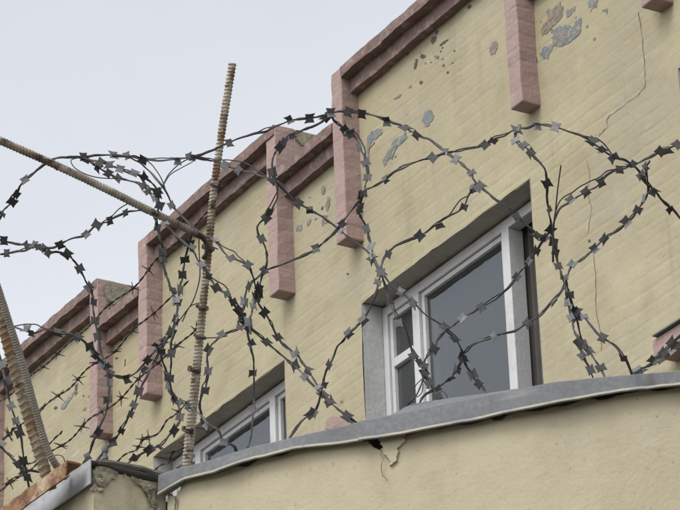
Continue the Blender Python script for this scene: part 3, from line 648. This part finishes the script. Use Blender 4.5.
# ------------------------------------------------------------------ reinforcement bars
def ribbed(path, r, pitch, h, m, label, name='reinforcing_bar', cat='steel bar', group='ribbed bars of the wire support', slant=1.0, n=20, rings=7, swell=False):
    P, _ = spline([Vector(p) for p in path], pitch / rings); fr_ = frames(P); root = empty(name, P[0], label, cat, group); o0 = P[0]
    mb = MB(); vs = []; s_ = 0
    for i, ((t, a, b), p) in enumerate(zip(fr_, P)):
        if i: s_ += (P[i] - P[i - 1]).length
        vd_ = (CAM - p).normalized(); th0 = math.atan2(vd_.dot(b), vd_.dot(a)) + .25
        for k in range(n):
            th = 2 * math.pi * k / n; ph = (s_ / pitch + slant * .45 * abs(math.sin(th - th0))) * 2 * math.pi
            rib = max(0, math.cos(ph)) ** 2.4; lng = max(0, math.cos(2 * th)) ** 14 if slant else 0
            q = r * (1 + (.42 * max(0, 1 - s_ / .36) if swell else 0)) + h * max(rib * ((.45 + .55 * abs(math.sin(th - th0)) ** .7) if slant else 1), lng * .0) + r * .05 * noise.noise(Vector((s_ * 60, math.cos(th), math.sin(th))))
            vs.append(tuple(p + (a * math.cos(th) + b * math.sin(th)) * q - o0))
    N = len(P)
    mb.add(vs, [(i * n + k, i * n + (k + 1) % n, (i + 1) * n + (k + 1) % n, (i + 1) * n + k) for i in range(N - 1) for k in range(n)] + [tuple(range(n))[::-1], tuple((N - 1) * n + k for k in range(n))])
    mb.build('ribbed_bar' if slant else 'ribbed_sleeve', m, root, smooth=True)
    return root
RD = 5.60                                              # distance of the upright bar
rod1 = ribbed([at(186, 478, RD), at(191, 425, RD), at(199, 345, RD), at(207, 265, RD), at(214, 190, RD), at(222, 130, RD), at(232.5, 63, RD)], .0067, .0068, .0019, M['rebar'],
              'upright ribbed bar rising from the wall coping, cream paint flaking to rust', swell=True)
rod2 = ribbed([at(-40, 122, 5.42), at(0, 140.5, 5.45), at(50, 162.5, 5.48), at(100, 186, 5.52), at(150, 211, 5.555), at(200, 235.5, 5.585)], .0068, .0064, .0014, M['rebar_grey'],
              'sloping ribbed bar that meets the upright bar from the left against the sky')
rod3 = ribbed([at(51, 490, 5.42), at(46, 474, 5.42), at(38, 447, 5.42), at(25, 404, 5.42), at(12, 358, 5.42), at(0, 312, 5.42), at(-14, 262, 5.42), at(-30, 205, 5.42)], .0108, .0120, .0024, M['rebar_ochre'],
              'thick leaning ribbed bar at the left edge beside a grey ribbed sleeve')
rod4 = ribbed([at(67, 477, 5.425), at(62, 472, 5.42), at(54, 462, 5.395), at(46, 445, 5.39), at(35, 408, 5.385), at(24, 368, 5.38), at(11, 328, 5.375), at(0, 294, 5.37), at(-12, 258, 5.37)], .0062, .0048, .0014, M['conduit'],
              'thin finely ribbed sleeve running close beside the thick leaning bar', 'ribbed_sleeve', 'sleeve', None, slant=0, n=14, rings=5)
# welded joint lump and short thick wrapping pieces on the upright
jt = MB()
jo = empty('weld_joint', at(205, 240, RD), 'dark rusty weld lump where the sloping bar meets the upright bar', 'weld')
P, _ = spline([at(197, 233, 5.575), at(203, 238, 5.58), at(207, 246, 5.585), at(206, 254, 5.585), at(203, 259, 5.587)], .003)
jt.tube([p - jo.location for p in P], [.006 + .004 * noise.noise(p * 60) - .002 * (i > len(P) * .7) for i, p in enumerate(P)], 8); jt.build('weld_lump', M['rustwire'], jo, smooth=True)

# ------------------------------------------------------------------ razor wire
def wall_dist(x):
    """distance of the wall's top edge below a given column of the photograph"""
    x = max(-10, min(1080, x))
    if x < 159: return 5.50 - .0000 * x
    for (x0, _), (x1, _), a, b in zip(TOP, TOP[1:], TP, TP[1:]):
        if x0 <= x <= x1:
            fw = c2w(Vector((0, 0, 1))); k = (x - x0) / (x1 - x0); return (a - CAM).dot(fw) * (1 - k) + (b - CAM).dot(fw) * k
    return 5.1
KNOTS = [(333, 113, .13), (516, 128, .12), (273, 178, .14), (446, 152, .12), (551, 229, .14), (634, 166, .11), (363, 190, .12), (372, 258, .13), (463, 356, .10), (423, 366, .09), (243, 318, .11), (157, 205, .07),
         (257, 297, .13), (213, 238, .10), (172, 399, .09), (106, 365, .04), (52, 160, .0), (192, 157, .10), (562, 290, .12), (322, 386, .10), (647, 181, .11), (176, 318, .08), (573, 308, .11), (45, 248, .03), (120, 214, .04), (176, 402, .1)]
def B(s): return s                                     # readability only
def pts(txt):
    out = []
    for w_ in txt.split():
        b = w_[-1] if w_[-1] in 'bd' else ''
        x, y = (w_[:-1] if b else w_).split(','); out.append((float(x), float(y), b))
    return out
STR = []
def strand(label, txt, amp=.05, end=(0, 0), tape=True, core=True, split=None, seed=0): STR.append((label, pts(txt), amp, end, tape, core, split or [], seed))
# b marks a barb at that point
strand('razor strand sagging from the knot above the large window back to the tall pilaster',
 '478,184 472,188b 469,195 461,206b 450,215 436,224b 428,231 420,236b 411,239 397,245 387,254b 382,263 381,273b', .05, (0, 0), split=[(2, 4)])
strand('long topmost razor strand running across the sky and down to the window corner',
 '-14,236 0,218 3,211b 11,203b 17,192b 21,185 25,180b 35,172 42,166 52,160 62,157.5 83,156.5b 97,155.5 110,155b 127,156b 144,159b 160,159.5 176,159b 192,157b 208,152 222,146 232,141b 250,135 265,130.5 275,126.5 293,120b 303,118.5 312,118b 322,116 333,112.5b 345,111b 359,112.5b 375,116 390,121.5b 398,124.5 406,128b 419,136b 432,141 446,152b 458,161b 464,166 470,171.5b 473,178 478,185b 487,192 496,199.5 506,206 515,214b 528,226 537,235b 546,238b', .05, (0, 0))
strand('razor strand curving down from the sky across the small wall bay into the large window',
 '192,157b 205,159 212,160 224,163b 240,167b 254,172 268,178 274,180b 281,187 296,201b 312,211b 323,217 332,224 342,232b 353,241 367,251 373,259b 380,270 391,285 401,292b 414,303b 425,314 440,324b 446,329 455,338b 460,347 463,356b 458,367b 449,379b 440,386b 431,391 422,398', .06, (0, 1), split=[(2, 6)])
strand('razor strand rising from the coping in front of the window to the far right edge',
 '488,397 481,386b 473,377b 467,367 463,356b 468,349 475,343 486,339 497,335b 507,333 518,329 527,323b 539,316 553,301b 562,290 567,279 571,267b 583,258 594,249b 606,237b 615,232 625,224b 636,212b 645,199b 648,190 647,179b 646,167b 650,161', .06, (1, 0))
strand('longest razor strand looping from the small window up over the pilaster to the right edge',
 '246,452 251,437 253,413b 254,396 254,373b 253,358 250,343b 247,331 243,319b 242,313 244,305b 246,292 250,284b 258,277 264,271b 270,268.5 286,263 306,254 314,250.5b 324,242 331,236 337,230 344,220b 355,206 362,197b 364,191b 373,187 383,181b 394,172 406,165.5 417,161.5 429,158b 446,153 452,152 466,149 485,145b 495,138b 505,135 518,128b 526,128 539,124.5b 556,127b 573,133 589,138.5b 595,142 602,147b 613,156b 624,160 634,166b 640,173 642,178b 648,184 655,191b 662,200 671,208b 681,219 693,233 704,248b 716,268b 727,290b 735,311b 741,333b 745,352', .07, (1, 1), split=[(43, 46)])
strand('right hand razor strand with its core wire sprung away, leaving over the right edge',
 '553,262 553,240 554,222 560,206 573,197b 584,190b 597,183b 608,173 619,169b 634,165 645,159.5 657,153b 669,148b 677,144.5b 690,137 705,131b 727,126b 750,126b 772,130b 790,137b 806,147b 822,161b 834,178b 842,200b 847,224b 846,250b', .05, (0, 0), split=[(1, 8)])
strand('pale razor strand hanging from the highest loop beside the large window then crossing its glass',
 '516,130b 515,139b 520,144 526,147.5b 533,155b 540,163 545,170 547,183b 547,198 549,212b 551,226b 546,237b 538,248b 528,263b 520,272 515,279b 505,291 493,300 481,307b 475,311 465,316b 454,325 447,330 438,339 435,347b 428,355 424,364b 424,374b 421,386 415,397 408,404', .06, (0, 1))
strand('dark razor strand dropping almost straight down to the coping right of the large window',
 '551,228 554,242b 556,255b 559,266b 562,276b 566,290 568,303b 572,320b 574,330 578,339b 583,355b 590,370b 594,382', .03, (0, 1))
strand('second dark razor strand falling beside the straight one right of the window',
 '566,281 569,294b 573,307b 577,320b 580,334 583,341b 591,354b 596,362 602,371b 606,382', .04, (0, 1))
strand('grey razor strand slanting from the dark vertical bunch down to the right hand coping',
 '573,306 577,311b 584,317b 592,327 603,338b 615,346 622,355b 628,364 632,376', .05, (0, 1))
strand('flattened razor strand lying off the coping to the right edge, its upper run',
 '632,376 637,370.5b 645,367 651,363b 658,357 665,350b 672,343b 681,335 692,325 708,312b 726,294b 746,276b 768,262b 792,252b 818,248b 846,250b', .03, (1, 0))
strand('flattened razor strand lying off the coping to the right edge, its lower run',
 '636,376 643,369b 652,364.5 660,360b 667,355 674,350b 682,346 694,339 712,330b 732,321b 752,308b 776,292b 800,274b', .05, (1, 0))
strand('pale razor strand bowing down the tall pilaster to the wall between the windows',
 '333,112.5 333,119 341,126b 348,133b 353,133.5b 357,138 361,146b 364,154 366,163b 368,175b 365,186 364,193b 360,203b 359,212b 362,219 367,229b 369,238 371,245b 373,256b 378,266 381,273b 378,283b 377,289 373,301 367,313 363,320b 356,327 348,333.5b 343,341 337,347 331,362b 326,371 323,384b 320,398 316,409b 310,415b 302,421 292,434', .06, (0, 1), split=[(3, 10)])
strand('razor strand from the tall pilaster running down to the bunch before the window mullion',
 '372,258b 378,268 384,282 391,303b 394,311 398,320b 404,331 409,341 414,355b 420,362b 424,372b 429,383b 437,394b 443,405', .03, (0, 1), split=[(1, 9)])
strand('razor strand hooking past the pilaster beside the low parapet bay, down to the middle coping',
 '333,113 327,118b 318,124 308,128.5 295,133 289,136.5b 283,141b 279,147b 275,153 272,162 273,172b 276,184 277,195 270,211b 266,216b 261,222 257,227 258,233 261,239b 265,247 267,256 266,266 263,272b 260,284b 257,296b 259,304 266,315b 271,323 276,334b 282,343 292,351 298,356b 303,363 308,370b 313,378 318,386b 325,394 331,402b 338,409 345,414b 353,420 359,427', .06, (0, 1), split=[(10, 15)])
strand('short razor strand end hanging left from the crossing under the second pilaster',
 '257,297b 253,306b 252,313 249,322b 251,334', .03, (0, 0))
strand('razor strand running from the weld joint down across the wall to the middle coping joint',
 '157,215b 166,224b 174,234 186,244 192,249b 199,262b 206,270 209,276b 218,286b 227,293b 233,302b 238,310b 243,319b 250,328b 260,336 269,344b 278,352 286,359 292,364b 299,370 307,379b 315,387 323,395b 331,403b 340,411 352,422', .05, (0, 1), split=[(7, 10)])
strand('bare core strand leaving the sky strand and passing the bar joint to the crossing wires',
 '112,155.5 128,156.5 138,160 149,168 160,181 169,198 172,205b 178,212 186,220 197,230 206,236 214,239b 223,249 229,254 236,258b 248,265b 252,273 255,285 257,296b', .04, (0, 0), split=[(1, 5), (11, 15)])
strand('left razor strand falling from the sky bundle past the sloping bar to the small window',
 '62,157.5 75,157.5 92,160.5 101,162b 112,166b 123,170b 134,173b 143,177b 151,182 157,190b 158,197b 159,205b 157,216b 158,230b 160,239 163,248b 162,258b 165,271 168,280 171,288b 174,295 177,303b 177,317b 174,328 172,338 171,350b 171,364 170,377b 171,389 174,398b 181,402b 190,408b 201,415 208,424b 218,430 224,442b 234,446', .05, (0, 1))
strand('short razor strand hanging under the left sky strand, thickly barbed',
 '84,157 90,161b 97,167b 108,173b 118,178b 128,180.5 138,183 144,186b 149,192b 155,198b 157,207', .05, (0, 0))
strand('razor strand from behind the sloping bar down to the pier corner',
 '192,232 189,242b 186,256b 183,271b 182,280 180,287b 178,302b 176,317b 174,326 169,336b 162,348b 155,361 148,374 143,383 138,394b 135,402b 130,414b 126,422 122,428b 115,440b 105,450 94,465', .05, (0, 1))
strand('sagging razor strand reaching left towards the foremost left loop',
 '172,334 166,339b 159,346b 152,354 147,360b 140,369b 134,374 128,377b 120,377 113,375b 106,370', .04, (0, 0))
strand('razor strand looping beside the foot of the upright bar and out to the pier top',
 '162,342 161,352b 163,362 168,376b 168,389b 174,399b 180,410 180,420b 173,430b 168,437 161,445b 153,448b 146,451b 135,458b 122,469', .05, (0, 1))
strand('razor strand curling tightly down the right side of the upright bar',
 '246,314 238,322 240,328b 230,332 222,335b 215,341 210,347b 207,359 208,371b 206,384 203,391b 200,402 201,414 204,424b 209,436', .04, (0, 0), split=[(7, 11)])
strand('razor strand crossing the open sky at far left towards the sloping bar',
 '-10,238 0,240 7,242b 16,243.5 25,245b 34,245b 46,248b 55,247 62,243b 74,238 83,236b 94,227b 102,223 109,220b 122,212b 133,208 145,211b 156,215', .05, (0, 0), split=[(13, 16)])
strand('razor loop bending from the left sky strand down to the pier top',
 '-10,255 5,254b 18,251 28,249 38,247b 48,252b 58,252 69,255b 73,260 78,266b 82,273 86,282 91,289b 93,299 93,306b 95,321b 98,336b 101,351 104,362b 107,372 109,386b 108,400b 106,413 99,428b 93,443 89,454b 82,466 78,475', .05, (0, 1))
strand('low razor strand from behind the sleeve across the parapet to the foremost left loop',
 '-12,329 10,327 25,328b 35,330b 46,329.5 58,332b 69,334 78,337b 87,344b 92,351b 97,357b 106,366b 110,378', .05, (0, 0), split=[(1, 4)])
strand('razor strand hanging vertically behind the thick leaning bar',
 '-6,338 1,362b 6,383b 10,403b 15,418b 20,433b 22,446 24,460b 27,477b 29,488', .05, (0, 1))
strand('pale razor strand crossing the lower left corner to the angle bar',
 '-12,436 0,446b 9,455b 16,462b 20,466 24,470b 33,471 44,473', .04, (0, 0))

# shared barb shapes: butterfly plates cut from thin sheet, slightly folded
def barb_mesh(name, m, lx, ly, fold, skew):
    prof = [(lx * .70, 0), (lx * .74, ly * .36), (lx * .98 + skew, ly), (skew * .5, ly * .89), (-lx + skew, ly * .98), (-lx * .74, ly * .36), (-lx * .70, 0)]
    mb = MB(); th = .0005
    for sg in (1, -1):
        P = [(x if sg > 0 else -x, y * sg) for x, y in prof]
        top = [(x, y, abs(y) * fold + th) for x, y in P]; bot = [(x, y, abs(y) * fold - th) for x, y in P]; n = len(P)
        tr = mg.tessellate_polygon([[Vector((x, y, 0)) for x, y in P]])
        mb.add(top + bot, [t for t in tr] + [tuple(n + i for i in reversed(t)) for t in tr] + [(i, (i + 1) % n, n + (i + 1) % n, n + i) for i in range(n)])
    me = bpy.data.meshes.new(name); me.from_pydata(mb.v, [], mb.f); me.materials.append(m)
    bm = bmesh.new(); bm.from_mesh(me); bmesh.ops.recalc_face_normals(bm, faces=bm.faces); bm.to_mesh(me); bm.free()
    return me
rb = random.Random(3)
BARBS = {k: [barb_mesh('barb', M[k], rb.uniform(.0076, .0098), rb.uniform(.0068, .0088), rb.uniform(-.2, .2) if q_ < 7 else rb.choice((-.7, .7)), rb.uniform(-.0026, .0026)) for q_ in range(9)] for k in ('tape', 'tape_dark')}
VIEW = c2w(Vector((0, 0, 1)))
def razor(label, P2, amp, end, tape, core, split, seed):
    rr = random.Random(hash(label) % 1000 if False else sum(ord(c) for c in label) + seed)
    if end[0]: (xa, ya, _), (xb, yb, _) = P2[0], P2[1]; P2 = [(xa + (xa - xb) * .5, ya + 13, '')] + P2; split = [(a + 1, b + 1) for a, b in split]
    if end[1]: (xa, ya, _), (xb, yb, _) = P2[-1], P2[-2]; P2 = P2 + [(xa + (xa - xb) * .5, ya + 13, '')]
    n = len(P2); offs = [None] * n
    pins = {}
    for i, (x, y, _) in enumerate(P2):
        for kx, ky, ko in KNOTS:
            if math.hypot(x - kx, y - ky) < 6: pins[i] = ko
    if 0 not in pins: pins[0] = .07
    if n - 1 not in pins: pins[n - 1] = .07
    ks = sorted(pins); sg = rr.choice((-1, 1))
    for a, b in zip(ks, ks[1:]):
        ln = math.hypot(P2[a][0] - P2[b][0], P2[a][1] - P2[b][1])
        for i in range(a, b + 1):
            k = (i - a) / (b - a); offs[i] = pins[a] + (pins[b] - pins[a]) * k + sg * amp * min(1, ln / 90) * math.sin(math.pi * k)
        sg = -sg
    P3 = [at(x, y, wall_dist(x) + max(-.03, o)) for (x, y, _), o in zip(P2, offs)]
    root = empty('razor_wire', P3[0], label, 'razor wire', 'razor wire strands along the wall top'); o0 = P3[0].copy()
    C_, par = spline(P3, .006); fr_ = frames(C_)
    # roll: tape mostly flat to the viewer but wandering
    knots = [max(-1.3, min(1.3, rr.gauss(0, .5))) for _ in range(n + 2)]
    def roll(t):
        i = int(t); k = t - i; k = k * k * (3 - 2 * k); return knots[i] * (1 - k) + knots[min(i + 1, n)] * k
    def insplit(t):
        g = 0
        for a, b in split:
            if a < t < b: g = max(g, math.sin(math.pi * (t - a) / (b - a)))
        return g
    ph = rr.uniform(0, 9); cw = MB(); tp = MB(); core_p = []; rib = []
    for p, t, (tg, a, b) in zip(C_, par, fr_):
        vd = (p - CAM).normalized(); nv = (-vd + tg * vd.dot(tg)).normalized(); sv = tg.cross(nv)      # facing the viewer, and sideways
        ro = roll(t); nr = nv * math.cos(ro) + sv * math.sin(ro); sr = tg.cross(nr)
        g = max(insplit(t), .17 * max(0, math.sin(t * .83 + ph)) + .10 * max(0, math.sin(t * 1.9 + 2 * ph)))
        wig = .0006 * math.sin(t * 2.6 + ph) + .0004 * math.sin(t * 5.3 + 2 * ph)
        core_p.append(p - o0 - nr * .0012 + sr * wig + (Vector((0, 0, 1)) - tg * tg.z) * (.011 * g))
        cen = p - o0 + nr * .0012 + sr * (-wig * 1.2) - (Vector((0, 0, 1)) - tg * tg.z) * (.006 * g)
        hw = .0018 * (1 + .3 * math.sin(t * 1.7 + ph)); rib.append((cen, nr, sr, hw))
    cw.tube(core_p, .00115, 6); cw.build('core_wire', M['core'], root, smooth=True)
    vs = []
    for c, nr, sr, hw in rib:
        for y, z in ((-hw, -.0006), (0, .0004), (hw, -.0006), (hw, -.0014), (0, -.0004), (-hw, -.0014)): vs.append(tuple(c + sr * y + nr * z))
    m = 6; N = len(rib)
    tp.add(vs, [(i * m + k, i * m + (k + 1) % m, (i + 1) * m + (k + 1) % m, (i + 1) * m + k) for i in range(N - 1) for k in range(m)] + [tuple(range(m))[::-1], tuple((N - 1) * m + k for k in range(m))])
    dark = rr.random() < .5
    tp.build('steel_tape', M['strip'], root)
    jb = 0
    for i, (x, y, b) in enumerate(P2):
        if not b: continue
        j = max(0, min(len(par) - 1, min(range(len(par)), key=lambda q: abs(par[q] - i)) + rr.choice((-1, 0, 0, 1)))); c, nr, sr, hw = rib[j]; tg = fr_[j][0]
        an = rr.gauss(0, .22); tg2 = tg * math.cos(an) + sr * math.sin(an); sr2 = nr.cross(tg2)
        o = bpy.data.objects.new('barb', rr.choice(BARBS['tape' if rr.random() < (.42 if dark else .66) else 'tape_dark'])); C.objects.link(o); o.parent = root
        sc = rr.uniform(.9, 1.12); p = c + nr * .0006
        o.matrix_local = Matrix(((tg2.x * sc, sr2.x * sc, nr.x * sc, p.x), (tg2.y * sc, sr2.y * sc, nr.y * sc, p.y), (tg2.z * sc, sr2.z * sc, nr.z * sc, p.z), (0, 0, 0, 1)))
    return root
for s in STR: razor(*s)

# the sprung loose end of core wire right of the large window, thin loops and tie wires
def wire(label, path, r, name='tie_wire', cat='wire', m='rustwire', group=None, bend=0):
    P, _ = spline([Vector(p) for p in path], .004); root = MB(); o0 = P[0].copy()
    root.tube([p - o0 for p in P], r, 6); o = root.build(name, M[m], smooth=True); o.location = o0; return tag(o, label, cat, group)
wire('loose straight end of dark wire sticking up beside the large window corner', [at(553, 236, 5.26), at(555, 215, 5.25), at(558, 187, 5.235), at(561, 165, 5.23)], .0012, 'wire_end', m='core')
wire('thin bare wire loop hanging beneath the left sky strand', [at(84, 157, 5.5), at(73, 159, 5.49), at(71, 162, 5.48), at(75, 168, 5.47), at(83, 173, 5.47), at(95, 177, 5.48), at(109, 178.5, 5.5), at(118, 178, 5.53)], .001, 'wire_loop', m='core')
wire('dark thin wire curving up from the left knot to the sky strand', [at(158, 194, 5.57), at(165, 181, 5.57), at(169, 174, 5.58), at(178, 165, 5.59), at(186, 160, 5.595), at(193, 157, 5.6)], .0012, 'wire_strand', m='core')
wire('pale thin wire fanning from the left knot to the sky strand', [at(163, 186, 5.56), at(170, 175, 5.56), at(181, 168, 5.57), at(192, 162, 5.58), at(198, 157, 5.59)], .0011, 'wire_strand', m='tape')
wire('thin rusty wire sagging down left of the upright bar below the weld', [at(199, 238, 5.56), at(199, 250, 5.57), at(200, 268, 5.57), at(199, 282, 5.57), at(193, 301, 5.57), at(185, 313, 5.58), at(178, 322, 5.58)], .0011, 'wire_strand')
def coil(label, px, py, turns, rad, d=RD, tilt=.3, tail=(10, -6)):
    c = at(px, py, d); A = c - (at(px - 7, py + 60, d) - c) * 0; axis = (at(232, 63, RD) - at(187, 465, RD)).normalized()
    e1 = axis.orthogonal().normalized(); e2 = axis.cross(e1); P = []; rr = random.Random(int(px * 7 + py))
    for i in range(int(turns * 14) + 1):
        th = 2 * math.pi * i / 14; P.append(c + e1 * rad * math.cos(th) + e2 * rad * math.sin(th) + axis * (.0028 * i / 14 + tilt * .01 * math.sin(th) + rr.uniform(-.0008, .0008)))
    en = P[-1]; P += [en + c2w(Vector((tail[0] * .5, tail[1] * .2, -3))) * (d / F), en + c2w(Vector((tail[0], tail[1], -2))) * (d / F)]
    return wire(label, P, .0011, group=None)
coil('tie wire wound round the upright bar where the parapet crosses behind it', 216, 187, 2.2, .0112, tail=(14, -5))
coil('tie wire wound round the upright bar just under the weld joint', 208, 250, 2.6, .0118, tail=(12, 3))
coil('rusty tie wire wound round the middle of the upright bar', 202, 309, 2.4, .0118, tail=(-14, 18))
coil('rusty tie wire wound round the upright bar at the third barbed line', 200, 338, 1.8, .0118, tail=(22, -2))
coil('rusty tie wire with a stub on the left of the upright bar, lower third', 194, 372, 3.0, .0122, tail=(-8, 12))
coil('rusty tie wire wound round the foot of the upright bar', 188, 432, 3.0, .0118, tail=(18, 4))
coil('tie wire wound round the sloping bar where the sky strand starts', 46, 161, 2.0, .0105, 5.475, tail=(6, 12))
for k, (lab, P) in enumerate((('small curl of thin wire at the foot of the wire bunch, left of the mullion', [(424, 377), (416, 385), (414, 392), (417, 397), (422, 392), (423, 384)]),
    ('small curl of thin wire at the foot of the wire bunch, right of the mullion', [(426, 388), (434, 388), (442, 391), (447, 396), (445, 401), (438, 402)]),
    ('rusty hook of thin wire standing on the pier above the angle bar', [(52, 461), (54, 456), (59, 455), (63, 457), (65, 462)]))):
    wire(lab, [at(x, y, (5.28 if k < 2 else 5.40) + .01 * math.sin(i)) for i, (x, y) in enumerate(P)], .0009, 'wire_curl')
# grey bolt with a cap on the pier top
bo = empty('anchor_bolt', at(105, 466, 5.47), 'small grey capped bolt standing on the dark top of the pier', 'bolt')
mb = MB(); o0 = bo.location; up = Vector((0, 0, 1))
A = [Vector(at(105.5, 468, 5.47)) - o0]
for i, (h, r) in enumerate(((0, .006), (.008, .006), (.0082, .0045), (.013, .0045), (.0132, .0062), (.019, .0058), (.0192, .004), (.027, .0038), (.0272, .0058), (.033, .0062), (.037, .005), (.039, .002))): A.append((h, r))
mb.tube([up * h for h, r in A[1:]], [r for h, r in A[1:]], 10); mb.build('bolt_stem', M['tape'], bo)

# ------------------------------------------------------------------ old barbed wire running from the upright bar away along the yard
def prong_mesh(k):
    rr = random.Random(k); mb = MB()
    for j in range(2):
        a0 = rr.uniform(0, math.pi); e = Vector((rr.uniform(-.35, .35), math.cos(a0), math.sin(a0))).normalized(); L = rr.uniform(.013, .0185)
        e2 = (-e + Vector((rr.uniform(-.5, .5), rr.uniform(-.25, .25), rr.uniform(-.25, .25)))).normalized(); L2 = rr.uniform(.012, .018)
        x = (j - .5) * .003
        mb.tube([Vector((x, 0, 0)) + e * L, Vector((x, 0, 0)) + e * .003, Vector((x, 0, 0)) + e2 * .003, Vector((x + .001, 0, 0)) + e2 * L2], [.0006, .0014, .0014, .0006], 6)
    P = [Vector((-.005 + .010 * i / 40, .0023 * math.cos(i * .75), .0023 * math.sin(i * .75))) for i in range(41)]
    mb.tube(P, .0010, 5)
    me = bpy.data.meshes.new('barb'); me.from_pydata(mb.v, [], mb.f); me.materials.append(M['rustwire']); return me
PRONG = [prong_mesh(k) for k in range(7)]
def barbed(label, pa, pb_, da, barbs, dz=0.0, sag=.012, bend=None):
    A = at(*pa, da); Bp = at_z(*pb_, A.z + dz); n = 90; o0 = A.copy()
    rr = random.Random(int(pa[0] + pb_[1])); root = empty('barbed_wire', A, label, 'barbed wire', 'old barbed wire lines left of the upright bar')
    L = (Bp - A).length; ax_ = (Bp - A).normalized(); e1 = ax_.orthogonal().normalized(); e2 = ax_.cross(e1)
    def pos(k): return (Bp - A) * k + Vector((0, 0, -sag * 4 * k * (1 - k))) + Vector((.003 * math.sin(k * 23), .003 * math.cos(k * 17), .0035 * math.sin(k * 31 + pa[0]))) * min(1, k * 20)
    mb = MB(); N = int(L / .0035)
    for h in (0, math.pi):
        mb.tube([pos(i / N) + (e1 * math.cos(h + i * .42) + e2 * math.sin(h + i * .42)) * .0010 for i in range(N + 1)], .00105, 5)
    mb.build('line_wire', M['rustwire'], root, smooth=True)
    # barbs where the photograph shows them: nearest parameter along the line
    fwd = VIEW
    def px(p):
        q = p + o0 - CAM; d = q.dot(VIEW); return CX + F * q.dot(c2w(Vector((1, 0, 0)))) / d, CY + F * q.dot(c2w(Vector((0, 1, 0)))) / d
    grid = [(k / 600, px(pos(k / 600))) for k in range(601)]
    for bx, by in barbs:
        k = min(grid, key=lambda g_: (g_[1][0] - bx) ** 2 + (g_[1][1] - by) ** 2)[0]
        t = (pos(min(1, k + .01)) - pos(max(0, k - .01))).normalized(); an = rr.uniform(0, 6.28)
        a = t.orthogonal().normalized(); b = t.cross(a); a, b = a * math.cos(an) + b * math.sin(an), b * math.cos(an) - a * math.sin(an); p = pos(k)
        o = bpy.data.objects.new('barb', rr.choice(PRONG)); C.objects.link(o); o.parent = root
        o.matrix_local = Matrix(((t.x, a.x, b.x, p.x), (t.y, a.y, b.y, p.y), (t.z, a.z, b.z, p.z), (0, 0, 0, 1)))
barbed('uppermost old barbed wire line, crossing the pink parapet on the left', (214, 205), (0, 402), 5.585, [(44, 369), (60, 357), (77, 342), (112, 308), (133, 288), (148, 269), (178, 240)])
barbed('second old barbed wire line from the top on the left', (188, 281), (-6, 445), 5.585, [(41, 408), (56, 392), (75, 376), (96, 361), (113, 349), (131, 329), (151, 310), (8, 434)])
barbed('third old barbed wire line from the top, crossing the far left pilaster', (200, 325), (-8, 497), 5.595, [(10, 482), (60, 443), (82, 426), (101, 411), (120, 396), (138, 378), (157, 362), (175, 345), (193, 327)])
barbed('fourth old barbed wire line from the top, twisted near the bar foot', (194, 396), (96, 474), 5.595, [(177, 409), (147, 433), (143, 440), (136, 446), (186, 402)])
barbed('lowest short barbed wire line, just above the end of the coping', (190, 438), (120, 492), 5.6, [(172, 452), (182, 444)])
barbed('bit of old barbed wire in the lower left corner below the leaning bar', (62, 431), (-10, 500), 5.7, [(8, 484), (22, 471)], sag=.003)
barbed('barbed wire end at the far left edge above the angle bar', (21, 424), (-12, 452), 5.75, [(8, 434)], sag=.002)
